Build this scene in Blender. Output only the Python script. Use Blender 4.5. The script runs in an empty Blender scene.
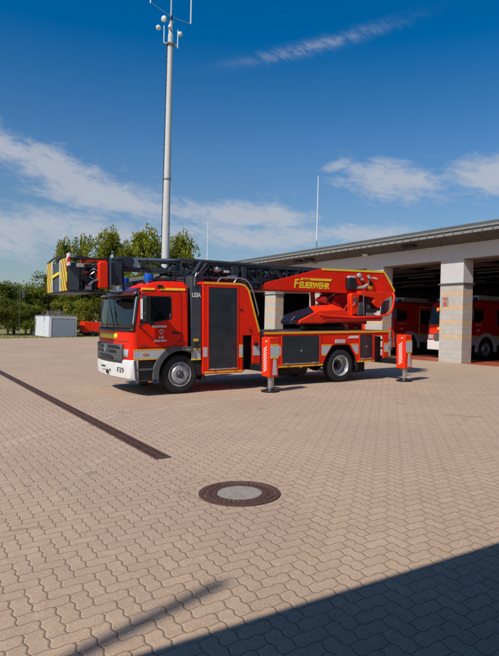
import bpy, bmesh, math, random
from mathutils import Vector, Matrix, noise as mnoise
R = math.radians
sc = bpy.context.scene
col = sc.collection
TL = math.tan(R(1.5))            # the yard falls 2.6 % away from the station
EL, AZ = 44.0, 17.8              # sun elevation; light travels along (cos AZ, sin AZ)

# ------------------------------------------------------------------ materials
def mat(name, color, rough=0.5, metal=0.0, spec=0.5, coat=0.0, nz=0.0, nscale=6.0, bump=0.0, bscale=40.0, coatr=0.05):
    m = bpy.data.materials.new(name); m.use_nodes = True
    nt = m.node_tree; b = nt.nodes['Principled BSDF']
    b.inputs['Roughness'].default_value = rough
    b.inputs['Metallic'].default_value = metal
    b.inputs['Specular IOR Level'].default_value = spec
    b.inputs['Coat Weight'].default_value = coat
    b.inputs['Coat Roughness'].default_value = coatr
    b.inputs['Base Color'].default_value = (*color, 1)
    if nz > 0 or bump > 0:
        tc = nt.nodes.new('ShaderNodeTexCoord')
    if nz > 0:
        n = nt.nodes.new('ShaderNodeTexNoise'); n.inputs['Scale'].default_value = nscale
        n.inputs['Detail'].default_value = 7; n.inputs['Roughness'].default_value = 0.65
        nt.links.new(tc.outputs['Object'], n.inputs['Vector'])
        r = nt.nodes.new('ShaderNodeMapRange')
        r.inputs['From Min'].default_value = 0.3; r.inputs['From Max'].default_value = 0.7
        r.inputs['To Min'].default_value = 1 - nz; r.inputs['To Max'].default_value = 1 + nz * 0.6
        nt.links.new(n.outputs['Fac'], r.inputs['Value'])
        h = nt.nodes.new('ShaderNodeHueSaturation'); h.inputs['Color'].default_value = (*color, 1)
        nt.links.new(r.outputs[0], h.inputs['Value']); nt.links.new(h.outputs[0], b.inputs['Base Color'])
        r2 = nt.nodes.new('ShaderNodeMapRange')
        r2.inputs['From Min'].default_value = 0.3; r2.inputs['From Max'].default_value = 0.7
        r2.inputs['To Min'].default_value = min(1, rough + nz * 0.35); r2.inputs['To Max'].default_value = max(0.02, rough - nz * 0.2)
        nt.links.new(n.outputs['Fac'], r2.inputs['Value']); nt.links.new(r2.outputs[0], b.inputs['Roughness'])
    if bump > 0:
        n2 = nt.nodes.new('ShaderNodeTexNoise'); n2.inputs['Scale'].default_value = bscale; n2.inputs['Detail'].default_value = 4
        nt.links.new(tc.outputs['Object'], n2.inputs['Vector'])
        bp = nt.nodes.new('ShaderNodeBump'); bp.inputs['Strength'].default_value = bump; bp.inputs['Distance'].default_value = 0.01
        nt.links.new(n2.outputs['Fac'], bp.inputs['Height']); nt.links.new(bp.outputs[0], b.inputs['Normal'])
    return m

RED = mat('signal_red_paint', (0.84, 0.020, 0.003), 0.36, spec=0.22, coat=0.10, nz=0.10, nscale=3)
REDB = mat('bright_red_paint', (0.86, 0.034, 0.006), 0.38, spec=0.22, coat=0.08, nz=0.10, nscale=3)
DRED = mat('carmine_and_shaded_red', (0.44, 0.010, 0.010), 0.35, coat=0.4, nz=0.1)  # on the hall engines this dark red stands in for shade
WHITE = mat('white_paint', (0.74, 0.74, 0.71), 0.4, coat=0.2, nz=0.07, nscale=4)
REFL = mat('silver_reflective_band', (0.50, 0.52, 0.54), 0.45, 0.0, nz=0.06, nscale=9)
YEL = mat('yellow_film', (0.85, 0.47, 0.015), 0.45, nz=0.06)
LIME = mat('lime_yellow_film', (0.88, 0.68, 0.02), 0.45)
ORANGE = mat('orange_lens', (0.8, 0.2, 0.01), 0.25, coat=0.5)
ANTH = mat('anthracite_paint', (0.028, 0.035, 0.042), 0.45, nz=0.2, nscale=5)
ANTHL = mat('slate_grey_paint', (0.055, 0.065, 0.075), 0.45, nz=0.2, nscale=5)
PLAST = mat('grey_moulded_plastic', (0.085, 0.090, 0.095), 0.6, nz=0.15, bump=0.3, bscale=90)
BLACK = mat('black_plastic', (0.012, 0.013, 0.015), 0.45, nz=0.2)
RUB = mat('tyre_rubber', (0.018, 0.018, 0.018), 0.8, nz=0.3, bump=0.4, bscale=60)
STEEL = mat('galvanised_steel', (0.42, 0.43, 0.44), 0.38, 0.85, nz=0.2, nscale=12)
ALU = mat('brushed_aluminium', (0.60, 0.61, 0.62), 0.3, 0.9, nz=0.15, nscale=10)
RIMM = mat('silver_rim_paint', (0.50, 0.51, 0.52), 0.35, 0.5, nz=0.2, nscale=9)
WSG = bpy.data.materials.new('clear_windscreen_glass'); WSG.use_nodes = True
_n = WSG.node_tree; _n.nodes.clear(); _o = _n.nodes.new('ShaderNodeOutputMaterial'); _t = _n.nodes.new('ShaderNodeBsdfTransparent'); _g = _n.nodes.new('ShaderNodeBsdfGlossy'); _f = _n.nodes.new('ShaderNodeFresnel'); _m = _n.nodes.new('ShaderNodeMixShader')
_t.inputs[0].default_value = (0.90, 0.95, 0.94, 1); _g.inputs['Roughness'].default_value = 0.01; _f.inputs[0].default_value = 2.1
_n.links.new(_f.outputs[0], _m.inputs[0]); _n.links.new(_t.outputs[0], _m.inputs[1]); _n.links.new(_g.outputs[0], _m.inputs[2]); _n.links.new(_m.outputs[0], _o.inputs[0])
GLASS = mat('glass_with_unlit_cab', (0.006, 0.008, 0.010), 0.04, spec=0.35, coat=0.0)  # opaque pane, the unlit cab interior is put into its black
BLUE = mat('blue_beacon_lens', (0.006, 0.10, 0.50), 0.12, coat=0.8)
LENS = mat('clear_lamp_lens', (0.55, 0.57, 0.58), 0.12, 0.3, coat=0.8)
UNDER = mat('underbody_dirt_black', (0.016, 0.015, 0.014), 0.8, nz=0.4)
CONSB = mat('dark_blue_cover', (0.010, 0.016, 0.035), 0.25, coat=0.6, nz=0.2)
MAROON = mat('maroon_shade_cover', (0.09, 0.014, 0.022), 0.3, coat=0.5)
MASTM = mat('pale_concrete_mast', (0.56, 0.55, 0.52), 0.7, nz=0.10, nscale=2.5, bump=0.2)
WALLP = mat('white_render', (0.555, 0.53, 0.51), 0.85, nz=0.07, nscale=1.5, bump=0.25, bscale=60)
FASC = mat('grey_metal_fascia', (0.13, 0.13, 0.12), 0.5, 0.3, nz=0.2, nscale=4)
FASCL = mat('light_metal_strip', (0.30, 0.295, 0.27), 0.45, 0.3, nz=0.1, nscale=6)
ROOFM = mat('grey_roof_membrane', (0.22, 0.21, 0.20), 0.8, nz=0.2)
INT = mat('shade_darkened_wall', (0.06, 0.058, 0.055), 0.8, nz=0.3, nscale=1)  # light hall walls coloured dark to stand in for the unlit interior
INTP = mat('dull_pipe_metal', (0.20, 0.20, 0.21), 0.5, 0.5, nz=0.2)
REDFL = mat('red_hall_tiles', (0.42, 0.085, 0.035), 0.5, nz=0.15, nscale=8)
CONC = mat('concrete', (0.33, 0.29, 0.245), 0.85, nz=0.30, nscale=22, bump=0.6, bscale=120)
IRON = mat('rusty_cast_iron', (0.13, 0.068, 0.048), 0.65, 0.2, nz=0.4, nscale=18, bump=0.5, bscale=70)
BARK = mat('brown_bark', (0.10, 0.075, 0.05), 0.9, nz=0.3, nscale=12, bump=0.6, bscale=25)
SHEDW = mat('white_sheet_metal', (0.72, 0.74, 0.78), 0.5, nz=0.07, nscale=2)
SHEDD = mat('shaded_grey_door', (0.24, 0.29, 0.36), 0.5, nz=0.08, nscale=2)  # grey door, darkened to carry the shade on this side
WOODM = mat('weathered_wood', (0.20, 0.15, 0.11), 0.8, nz=0.3)

def nodes(m): return m.node_tree.nodes, m.node_tree.links
class NX:                                  # tiny helper to write maths as nodes
    def __init__(s, nt): s.nt = nt
    def m(s, op, a, b=None, c=None):
        n = s.nt.nodes.new('ShaderNodeMath'); n.operation = op
        for i, v in enumerate((a, b, c)):
            if v is None: continue
            if isinstance(v, (int, float)): n.inputs[i].default_value = v
            else: s.nt.links.new(v, n.inputs[i])
        return n.outputs[0]
    def mix(s, f, a, b):
        n = s.nt.nodes.new('ShaderNodeMix'); n.data_type = 'RGBA'
        for k, v in ((0, f), (6, a), (7, b)):
            if isinstance(v, (int, float)): n.inputs[k].default_value = v
            elif isinstance(v, tuple): n.inputs[k].default_value = (*v, 1)
            else: s.nt.links.new(v, n.inputs[k])
        return n.outputs[2]
    def noise(s, vec, scale, detail=4, rough=0.6, dist=0.0):
        n = s.nt.nodes.new('ShaderNodeTexNoise'); n.inputs['Scale'].default_value = scale
        n.inputs['Detail'].default_value = detail; n.inputs['Roughness'].default_value = rough
        n.inputs['Distortion'].default_value = dist
        s.nt.links.new(vec, n.inputs['Vector']); return n.outputs['Fac']
    def rng(s, v, a, b, c, d, smooth=False):
        n = s.nt.nodes.new('ShaderNodeMapRange')
        if smooth: n.interpolation_type = 'SMOOTHSTEP'
        s.nt.links.new(v, n.inputs['Value'])
        for k, x in zip(('From Min', 'From Max', 'To Min', 'To Max'), (a, b, c, d)): n.inputs[k].default_value = x
        return n.outputs[0]

def paver_material():
    m = bpy.data.materials.new('wavy_block_paving'); m.use_nodes = True
    nt = m.node_tree; N = NX(nt); b = nt.nodes['Principled BSDF']
    tc = nt.nodes.new('ShaderNodeTexCoord'); sp = nt.nodes.new('ShaderNodeSeparateXYZ')
    nt.links.new(tc.outputs['Object'], sp.inputs[0])
    W = 0.114
    x = N.m('ADD', N.m('DIVIDE', sp.outputs[0], W), 400.0); y = N.m('ADD', N.m('DIVIDE', sp.outputs[1], W), 400.0)
    tri = lambda v, ph: N.m('SUBTRACT', N.m('MULTIPLY', N.m('PINGPONG', N.m('ADD', v, ph), 0.5), 4.0), 1.0)
    X = N.m('ADD', x, N.m('MULTIPLY', tri(y, 0.25), 0.085)); Y = N.m('ADD', y, N.m('MULTIPLY', tri(x, 0.25), 0.060))
    i = N.m('FLOOR', X); j = N.m('FLOOR', Y); fx = N.m('SUBTRACT', X, i); fy = N.m('SUBTRACT', Y, j)
    d = N.m('FLOORED_MODULO', N.m('SUBTRACT', i, j), 4.0)
    is_ = [N.m('COMPARE', d, float(k), 0.3) for k in range(4)]
    gx, gy = N.m('SUBTRACT', 1.0, fx), N.m('SUBTRACT', 1.0, fy)
    dl = N.m('ADD', fx, N.m('MULTIPLY', is_[1], 9)); dr = N.m('ADD', gx, N.m('MULTIPLY', is_[0], 9))
    db = N.m('ADD', fy, N.m('MULTIPLY', is_[2], 9)); dt = N.m('ADD', gy, N.m('MULTIPLY', is_[3], 9)); db = N.m('MULTIPLY', db, 1.5); dt = N.m('MULTIPLY', dt, 1.5)
    dist = N.m('MINIMUM', N.m('MINIMUM', dl, dr), N.m('MINIMUM', db, dt))
    idx = N.m('SUBTRACT', i, is_[1]); idy = N.m('SUBTRACT', j, is_[2])
    cb = nt.nodes.new('ShaderNodeCombineXYZ'); nt.links.new(idx, cb.inputs[0]); nt.links.new(idy, cb.inputs[1])
    wn = nt.nodes.new('ShaderNodeTexWhiteNoise'); wn.noise_dimensions = '2D'; nt.links.new(cb.outputs[0], wn.inputs['Vector'])
    rnd = wn.outputs['Value']
    P = tc.outputs['Object']
    big = N.noise(P, 0.35, 6, 0.65, 0.6); mid = N.noise(P, 2.2, 5, 0.6); fine = N.noise(P, 130, 4, 0.8); grit = N.noise(P, 75, 5, 0.8); patch = N.noise(P, 14, 5, 0.7)
    c = N.mix(rnd, (0.590, 0.408, 0.265), (0.665, 0.468, 0.312))
    c = N.mix(N.rng(big, 0.35, 0.68, 0.0, 0.55), c, (0.41, 0.295, 0.215))
    c = N.mix(N.rng(mid, 0.45, 0.75, 0.0, 0.35), c, (0.60, 0.44, 0.325))
    c = N.mix(N.rng(fine, 0.40, 0.54, 0.60, 0.0), c, (0.22, 0.15, 0.105))
    c = N.mix(N.rng(patch, 0.36, 0.64, 0.30, 0.0), c, (0.33, 0.23, 0.165))
    c = N.mix(N.rng(grit, 0.52, 0.66, 0.0, 0.60), c, (0.78, 0.63, 0.49))
    # faint tyre arcs and dry stains swept across the yard
    sx = N.m('SUBTRACT', sp.outputs[0], 1.0); sy = N.m('SUBTRACT', sp.outputs[1], -9.0)
    rad = N.m('SQRT', N.m('ADD', N.m('MULTIPLY', sx, sx), N.m('MULTIPLY', sy, sy)))
    for r0, w, s in ((7.6, 0.10, 0.40), (7.95, 0.08, 0.25), (9.4, 0.12, 0.28), (5.9, 0.07, 0.22)):
        k = N.m('SUBTRACT', 1.0, N.m('MINIMUM', N.m('DIVIDE', N.m('ABSOLUTE', N.m('SUBTRACT', rad, r0)), w), 1.0))
        k = N.m('MULTIPLY', N.m('MULTIPLY', k, s), N.rng(mid, 0.4, 0.6, 0.2, 1.0))
        c = N.mix(k, c, (0.70, 0.57, 0.45))
    # sparse dark oil spots
    oil = N.rng(N.noise(P, 1.15, 5, 0.55, 1.2), 0.645, 0.72, 0.0, 0.45, True)
    c = N.mix(oil, c, (0.15, 0.11, 0.09))
    # round cut line in the blocks around the manhole
    mx = N.m('SUBTRACT', sp.outputs[0], -2.66); my = N.m('SUBTRACT', sp.outputs[1], -7.17)
    mr = N.m('SQRT', N.m('ADD', N.m('MULTIPLY', mx, mx), N.m('MULTIPLY', my, my)))
    ring = N.m('LESS_THAN', N.m('ABSOLUTE', N.m('SUBTRACT', mr, 0.60)), 0.007)
    jw = N.m('ADD', 0.024, N.m('MULTIPLY', N.rng(mid, 0.3, 0.7, 0, 1), 0.048))
    joint = N.m('SUBTRACT', 1.0, N.m('MINIMUM', N.m('DIVIDE', dist, jw), 1.0))
    joint = N.m('MAXIMUM', N.m('MULTIPLY', N.m('POWER', joint, 0.6), 0.85), N.m('MULTIPLY', ring, N.rng(mid, 0.42, 0.58, 0.15, 0.75)))
    jc = N.mix(N.rng(mid, 0.45, 0.62, 0, 1), (0.075, 0.052, 0.036), (0.25, 0.18, 0.125))
    c = N.mix(joint, c, jc)
    nt.links.new(c, b.inputs['Base Color']); b.inputs['Roughness'].default_value = 0.88
    b.inputs['Specular IOR Level'].default_value = 0.3
    h = N.m('ADD', N.m('MULTIPLY', N.m('MINIMUM', N.m('DIVIDE', dist, 0.10), 1.0), 1.0), N.m('MULTIPLY', fine, 0.55))
    h = N.m('ADD', h, N.m('MULTIPLY', rnd, 0.20))
    bp = nt.nodes.new('ShaderNodeBump'); bp.inputs['Strength'].default_value = 0.9; bp.inputs['Distance'].default_value = 0.005
    nt.links.new(h, bp.inputs['Height']); nt.links.new(bp.outputs[0], b.inputs['Normal'])
    return m
PAVE = paver_material()

def grass_material():
    m = bpy.data.materials.new('dry_summer_grass'); m.use_nodes = True
    nt = m.node_tree; N = NX(nt); b = nt.nodes['Principled BSDF']; tc = nt.nodes.new('ShaderNodeTexCoord')
    P = tc.outputs['Object']
    c = N.mix(N.rng(N.noise(P, 0.5, 6, 0.7), 0.35, 0.65, 0, 1), (0.30, 0.25, 0.07), (0.17, 0.18, 0.035))
    c = N.mix(N.rng(N.noise(P, 9, 4, 0.7), 0.4, 0.7, 0, 0.6), c, (0.26, 0.22, 0.09))
    nt.links.new(c, b.inputs['Base Color']); b.inputs['Roughness'].default_value = 0.95
    return m
GRASS = grass_material()

def leaf_material(name, ca, cb_):
    m = bpy.data.materials.new(name); m.use_nodes = True
    nt = m.node_tree; N = NX(nt); b = nt.nodes['Principled BSDF']
    g = nt.nodes.new('ShaderNodeNewGeometry'); tc = nt.nodes.new('ShaderNodeTexCoord')
    c = N.mix(g.outputs['Random Per Island'], ca, cb_)
    c = N.mix(N.rng(N.noise(tc.outputs['Object'], 0.55, 3), 0.4, 0.65, 0, 0.6), c, tuple(v * 1.35 for v in cb_))
    nt.links.new(c, b.inputs['Base Color']); b.inputs['Roughness'].default_value = 0.55
    b.inputs['Specular IOR Level'].default_value = 0.25
    tr = nt.nodes.new('ShaderNodeBsdfTranslucent'); nt.links.new(c, tr.inputs['Color'])
    mx = nt.nodes.new('ShaderNodeMixShader'); mx.inputs[0].default_value = 0.38
    out = nt.nodes['Material Output']
    nt.links.new(b.outputs[0], mx.inputs[1]); nt.links.new(tr.outputs[0], mx.inputs[2]); nt.links.new(mx.outputs[0], out.inputs[0])
    return m
LEAFM = [leaf_material('leaves_mid_green', (0.065, 0.095, 0.010), (0.25, 0.27, 0.028)),
         leaf_material('leaves_yellow_green', (0.09, 0.12, 0.010), (0.30, 0.30, 0.028)),
         leaf_material('leaves_dark_green', (0.038, 0.058, 0.008), (0.16, 0.18, 0.020))]

def stripe_material(name, ca, cb_, period, ang, axes='YZ'):
    m = bpy.data.materials.new(name); m.use_nodes = True
    nt = m.node_tree; N = NX(nt); b = nt.nodes['Principled BSDF']; tc = nt.nodes.new('ShaderNodeTexCoord')
    sp = nt.nodes.new('ShaderNodeSeparateXYZ'); nt.links.new(tc.outputs['Object'], sp.inputs[0])
    u = sp.outputs['XYZ'.index(axes[0])]; v = sp.outputs['XYZ'.index(axes[1])]
    t = N.m('ADD', N.m('MULTIPLY', u, math.cos(R(ang)) / period), N.m('MULTIPLY', v, math.sin(R(ang)) / period))
    k = N.m('GREATER_THAN', N.m('FRACT', N.m('ADD', t, 50.0)), 0.58 if 'chevron' in name else 0.5)
    nt.links.new(N.mix(k, ca, cb_), b.inputs['Base Color']); b.inputs['Roughness'].default_value = 0.4
    return m
CHEV = stripe_material('yellow_red_chevrons', (0.70, 0.56, 0.02), (0.30, 0.07, 0.02), 0.17, 28)
CHEVM = stripe_material('yellow_red_chevrons_mirrored', (0.70, 0.56, 0.02), (0.30, 0.07, 0.02), 0.17, 152)
CHEVW = stripe_material('red_white_bars', (0.75, 0.72, 0.70), (0.55, 0.02, 0.02), 0.20, 70, 'YZ')
CHECK = stripe_material('yellow_checked_edge', (0.85, 0.50, 0.02), (0.75, 0.36, 0.01), 0.09, 0, 'XZ')

def shutter_material():
    m = mat('roller_shutter_slats', (0.030, 0.040, 0.050), 0.27, 0.3)
    nt = m.node_tree; N = NX(nt); b = nt.nodes['Principled BSDF']; tc = nt.nodes.new('ShaderNodeTexCoord')
    sp = nt.nodes.new('ShaderNodeSeparateXYZ'); nt.links.new(tc.outputs['Object'], sp.inputs[0])
    h = N.m('PINGPONG', N.m('DIVIDE', sp.outputs[2], 0.045), 0.5)
    bp = nt.nodes.new('ShaderNodeBump'); bp.inputs['Strength'].default_value = 0.5; bp.inputs['Distance'].default_value = 0.006
    nt.links.new(h, bp.inputs['Height']); nt.links.new(bp.outputs[0], b.inputs['Normal'])
    c = N.mix(N.rng(N.noise(tc.outputs['Object'], 3, 5), 0.35, 0.7, 0, 1), (0.022, 0.030, 0.038), (0.042, 0.052, 0.062))
    nt.links.new(c, b.inputs['Base Color'])
    return m
SHUT = shutter_material()

def brick_material():
    m = bpy.data.materials.new('banded_concrete_block'); m.use_nodes = True
    nt = m.node_tree; N = NX(nt); b = nt.nodes['Principled BSDF']; tc = nt.nodes.new('ShaderNodeTexCoord')
    sp = nt.nodes.new('ShaderNodeSeparateXYZ'); nt.links.new(tc.outputs['Object'], sp.inputs[0])
    u = N.m('ADD', sp.outputs[0], sp.outputs[1]); z = N.m('DIVIDE', N.m('SUBTRACT', sp.outputs[2], 0.34), 0.19)
    row = N.m('FLOOR', z); off = N.m('MULTIPLY', N.m('FLOORED_MODULO', row, 2.0), 0.5)
    uu = N.m('ADD', N.m('ADD', N.m('DIVIDE', u, 0.40), off), 100.0)
    fz = N.m('FRACT', z); fu = N.m('FRACT', uu)
    ez = N.m('MULTIPLY', N.m('MINIMUM', fz, N.m('SUBTRACT', 1.0, fz)), 0.19)
    eu = N.m('MULTIPLY', N.m('MINIMUM', fu, N.m('SUBTRACT', 1.0, fu)), 0.40)
    e = N.m('MINIMUM', ez, eu); jn = N.m('LESS_THAN', e, 0.006)
    cb = nt.nodes.new('ShaderNodeCombineXYZ'); nt.links.new(N.m('FLOOR', uu), cb.inputs[0]); nt.links.new(row, cb.inputs[1])
    wn = nt.nodes.new('ShaderNodeTexWhiteNoise'); wn.noise_dimensions = '2D'; nt.links.new(cb.outputs[0], wn.inputs['Vector'])
    c = N.mix(wn.outputs['Value'], (0.46, 0.42, 0.37), (0.50, 0.46, 0.41))
    yel = N.m('COMPARE', N.m('FLOORED_MODULO', row, 3.0), 0.0, 0.3)
    yel = N.m('MULTIPLY', yel, N.m('GREATER_THAN', row, 0.5))
    c = N.mix(yel, c, (0.60, 0.42, 0.25))
    c = N.mix(N.rng(N.noise(tc.outputs['Object'], 5, 5), 0.4, 0.7, 0, 0.4), c, (0.34, 0.31, 0.27))
    c = N.mix(N.m('MULTIPLY', jn, 0.55), c, (0.30, 0.28, 0.25))
    nt.links.new(c, b.inputs['Base Color']); b.inputs['Roughness'].default_value = 0.85
    bp = nt.nodes.new('ShaderNodeBump'); bp.inputs['Strength'].default_value = 0.5; bp.inputs['Distance'].default_value = 0.004
    nt.links.new(N.m('MINIMUM', N.m('DIVIDE', e, 0.012), 1.0), bp.inputs['Height']); nt.links.new(bp.outputs[0], b.inputs['Normal'])
    return m
BRICK = brick_material()

def soffit_material():
    m = mat('corrugated_brown_soffit', (0.075, 0.062, 0.053), 0.6, 0.1)
    nt = m.node_tree; N = NX(nt); b = nt.nodes['Principled BSDF']; tc = nt.nodes.new('ShaderNodeTexCoord')
    sp = nt.nodes.new('ShaderNodeSeparateXYZ'); nt.links.new(tc.outputs['Object'], sp.inputs[0])
    h = N.m('PINGPONG', N.m('DIVIDE', sp.outputs[0], 0.10), 0.5)
    bp = nt.nodes.new('ShaderNodeBump'); bp.inputs['Strength'].default_value = 1.0; bp.inputs['Distance'].default_value = 0.03
    nt.links.new(h, bp.inputs['Height']); nt.links.new(bp.outputs[0], b.inputs['Normal'])
    return m
SOFF = soffit_material()

# ------------------------------------------------------------------ mesh helpers
class MB:
    def __init__(s): s.b = bmesh.new()
    def box(s, x0, x1, y0, y1, z0, z1, M=None):
        v = [s.b.verts.new(Vector(p)) for p in [(x0,y0,z0),(x1,y0,z0),(x1,y1,z0),(x0,y1,z0),(x0,y0,z1),(x1,y0,z1),(x1,y1,z1),(x0,y1,z1)]]
        if M:
            for k in v: k.co = M @ k.co
        for f in [(0,3,2,1),(4,5,6,7),(0,1,5,4),(1,2,6,5),(2,3,7,6),(3,0,4,7)]: s.b.faces.new([v[i] for i in f])
        return s
    def prism(s, poly, a, b_, axis='Y'):
        def P(p, t):
            if axis == 'Y': return (p[0], t, p[1])
            if axis == 'X': return (t, p[0], p[1])
            return (p[0], p[1], t)
        A = [s.b.verts.new(P(p, a)) for p in poly]; B = [s.b.verts.new(P(p, b_)) for p in poly]
        n = len(poly)
        s.b.faces.new(A); s.b.faces.new(B[::-1])
        for i in range(n):
            s.b.faces.new([A[i], B[i], B[(i+1) % n], A[(i+1) % n]])
        return s
    def loft(s, loops, cap=True):
        L = [[s.b.verts.new(p) for p in lp] for lp in loops]; n = len(L[0])
        for a, b_ in zip(L[:-1], L[1:]):
            for i in range(n): s.b.faces.new([a[i], a[(i+1) % n], b_[(i+1) % n], b_[i]])
        if cap: s.b.faces.new(L[0][::-1]); s.b.faces.new(L[-1])
        return s
    def grid(s, rows):
        L = [[s.b.verts.new(p) for p in r] for r in rows]
        for a, b_ in zip(L[:-1], L[1:]):
            for i in range(len(a) - 1): s.b.faces.new([a[i], a[i+1], b_[i+1], b_[i]])
        return s
    def bar(s, p, q, w, h=None, up=(0, 0, 1)):
        p, q = Vector(p), Vector(q); h = h or w; d = (q - p); L = d.length; d.normalize()
        u = Vector(up)
        if abs(d.dot(u)) > 0.98: u = Vector((1, 0, 0))
        sd = d.cross(u).normalized(); u = sd.cross(d).normalized()
        v = []
        for t in (p, q):
            for a, b_ in ((-1,-1),(1,-1),(1,1),(-1,1)): v.append(s.b.verts.new(t + sd*a*w/2 + u*b_*h/2))
        for f in [(0,3,2,1),(4,5,6,7),(0,1,5,4),(1,2,6,5),(2,3,7,6),(3,0,4,7)]: s.b.faces.new([v[i] for i in f])
        return s
    def tube(s, pts, r, n=8, r2=None):
        pts = [Vector(p) for p in pts]; rings = []
        for i, p in enumerate(pts):
            a = pts[max(i-1, 0)]; c = pts[min(i+1, len(pts)-1)]; d = (c - a).normalized()
            u = Vector((0, 0, 1)) if abs(d.z) < 0.95 else Vector((1, 0, 0))
            sd = d.cross(u).normalized(); u = sd.cross(d)
            rr = r if r2 is None else r + (r2 - r) * i / (len(pts) - 1)
            rings.append([p + (sd*math.cos(t) + u*math.sin(t))*rr for t in [2*math.pi*k/n for k in range(n)]])
        return s.loft(rings)
    def lathe(s, prof, c, axis='Y', n=40, cap=True):
        rings = []
        for r, t in prof:
            ring = []
            for k in range(n):
                a = 2*math.pi*k/n; ca, sa = math.cos(a)*r, math.sin(a)*r
                if axis == 'Y': ring.append((c[0]+ca, c[1]+t, c[2]+sa))
                elif axis == 'Z': ring.append((c[0]+ca, c[1]+sa, c[2]+t))
                else: ring.append((c[0]+t, c[1]+ca, c[2]+sa))
            rings.append(ring)
        return s.loft(rings, cap)
    def build(s, name, m, parent=None, bevel=0.0, smooth=True, seg=2):
        bmesh.ops.recalc_face_normals(s.b, faces=s.b.faces)
        me = bpy.data.meshes.new(name); s.b.to_mesh(me); s.b.free()
        me.materials.append(m)
        o = bpy.data.objects.new(name, me); col.objects.link(o)
        if parent: o.parent = parent
        if smooth:
            for p in me.polygons: p.use_smooth = True
            me.set_sharp_from_angle(angle=R(32))
        if bevel > 0:
            bv = o.modifiers.new('bevel', 'BEVEL'); bv.width = bevel; bv.segments = seg; bv.limit_method = 'ANGLE'; bv.angle_limit = R(40)
        return o

def parts(mb, name, m, parent=None, bevel=0.0, **k):
    """one object per connected piece"""
    seen = set(); objs = []
    mb.b.verts.ensure_lookup_table()
    for v0 in mb.b.verts:
        if v0 in seen: continue
        isl = []; st_ = [v0]; seen.add(v0)
        while st_:
            v = st_.pop(); isl.append(v)
            for e in v.link_edges:
                o_ = e.other_vert(v)
                if o_ not in seen: seen.add(o_); st_.append(o_)
        nb = MB(); mp = {v: nb.b.verts.new(v.co) for v in isl}; fs_ = set()
        for v in isl:
            for f in v.link_faces: fs_.add(f)
        for f in fs_: nb.b.faces.new([mp[v] for v in f.verts])
        objs.append(nb.build(name, m, parent, bevel, **k))
    mb.b.free(); return objs
def tag(o, label=None, cat=None, group=None, kind=None):
    if label: o['label'] = label
    if cat: o['category'] = cat
    if group: o['group'] = group
    if kind: o['kind'] = kind
    return o
def empty(name, loc, label, cat, group=None, rot=(0, 0, 0)):
    o = bpy.data.objects.new(name, None); o.location = loc; o.rotation_euler = rot; o.empty_display_size = 0.2
    col.objects.link(o); return tag(o, label, cat, group)
def copy_tree(o, parent=None):
    c = o.copy(); col.objects.link(c)
    if parent: c.parent = parent
    for ch in list(o.children): copy_tree(ch, c)
    return c
def text(body, size, mtl, parent, loc, rot, name='lettering', bold=0.0, sx=1.0, ext=0.002):
    cu = bpy.data.curves.new('tmp', 'FONT'); cu.body = body; cu.size = size; cu.extrude = ext; cu.offset = bold
    cu.align_x = 'LEFT'; cu.align_y = 'BOTTOM_BASELINE'; cu.space_character = 1.03
    t = bpy.data.objects.new('tmp', cu); col.objects.link(t)
    bpy.context.view_layer.update()
    me = bpy.data.meshes.new_from_object(t.evaluated_get(bpy.context.evaluated_depsgraph_get()))
    bpy.data.objects.remove(t); bpy.data.curves.remove(cu)
    me.name = name; me.materials.clear(); me.materials.append(mtl)
    me.transform(Matrix.Translation(loc) @ Matrix(((rot[0][0]*sx, rot[1][0], rot[2][0], 0), (rot[0][1]*sx, rot[1][1], rot[2][1], 0), (rot[0][2]*sx, rot[1][2], rot[2][2], 0), (0, 0, 0, 1))))
    o = bpy.data.objects.new(name, me); col.objects.link(o)
    if parent: o.parent = parent
    return o
SIDE = ((1, 0, 0), (0, 0, 1), (0, -1, 0))       # writing on a face that looks along -Y
FRONT = ((0, -1, 0), (0, 0, 1), (-1, 0, 0))     # writing on a face that looks along -X

# ------------------------------------------------------------------ ladder truck
TR = empty('ladder_truck', (0, 0, 0), 'red turntable ladder fire truck with folded ladder and cage, standing on jacks in the yard', 'fire truck', rot=(0, -R(1.5), 0))
TW = 2.40; TC = TW/2

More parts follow.
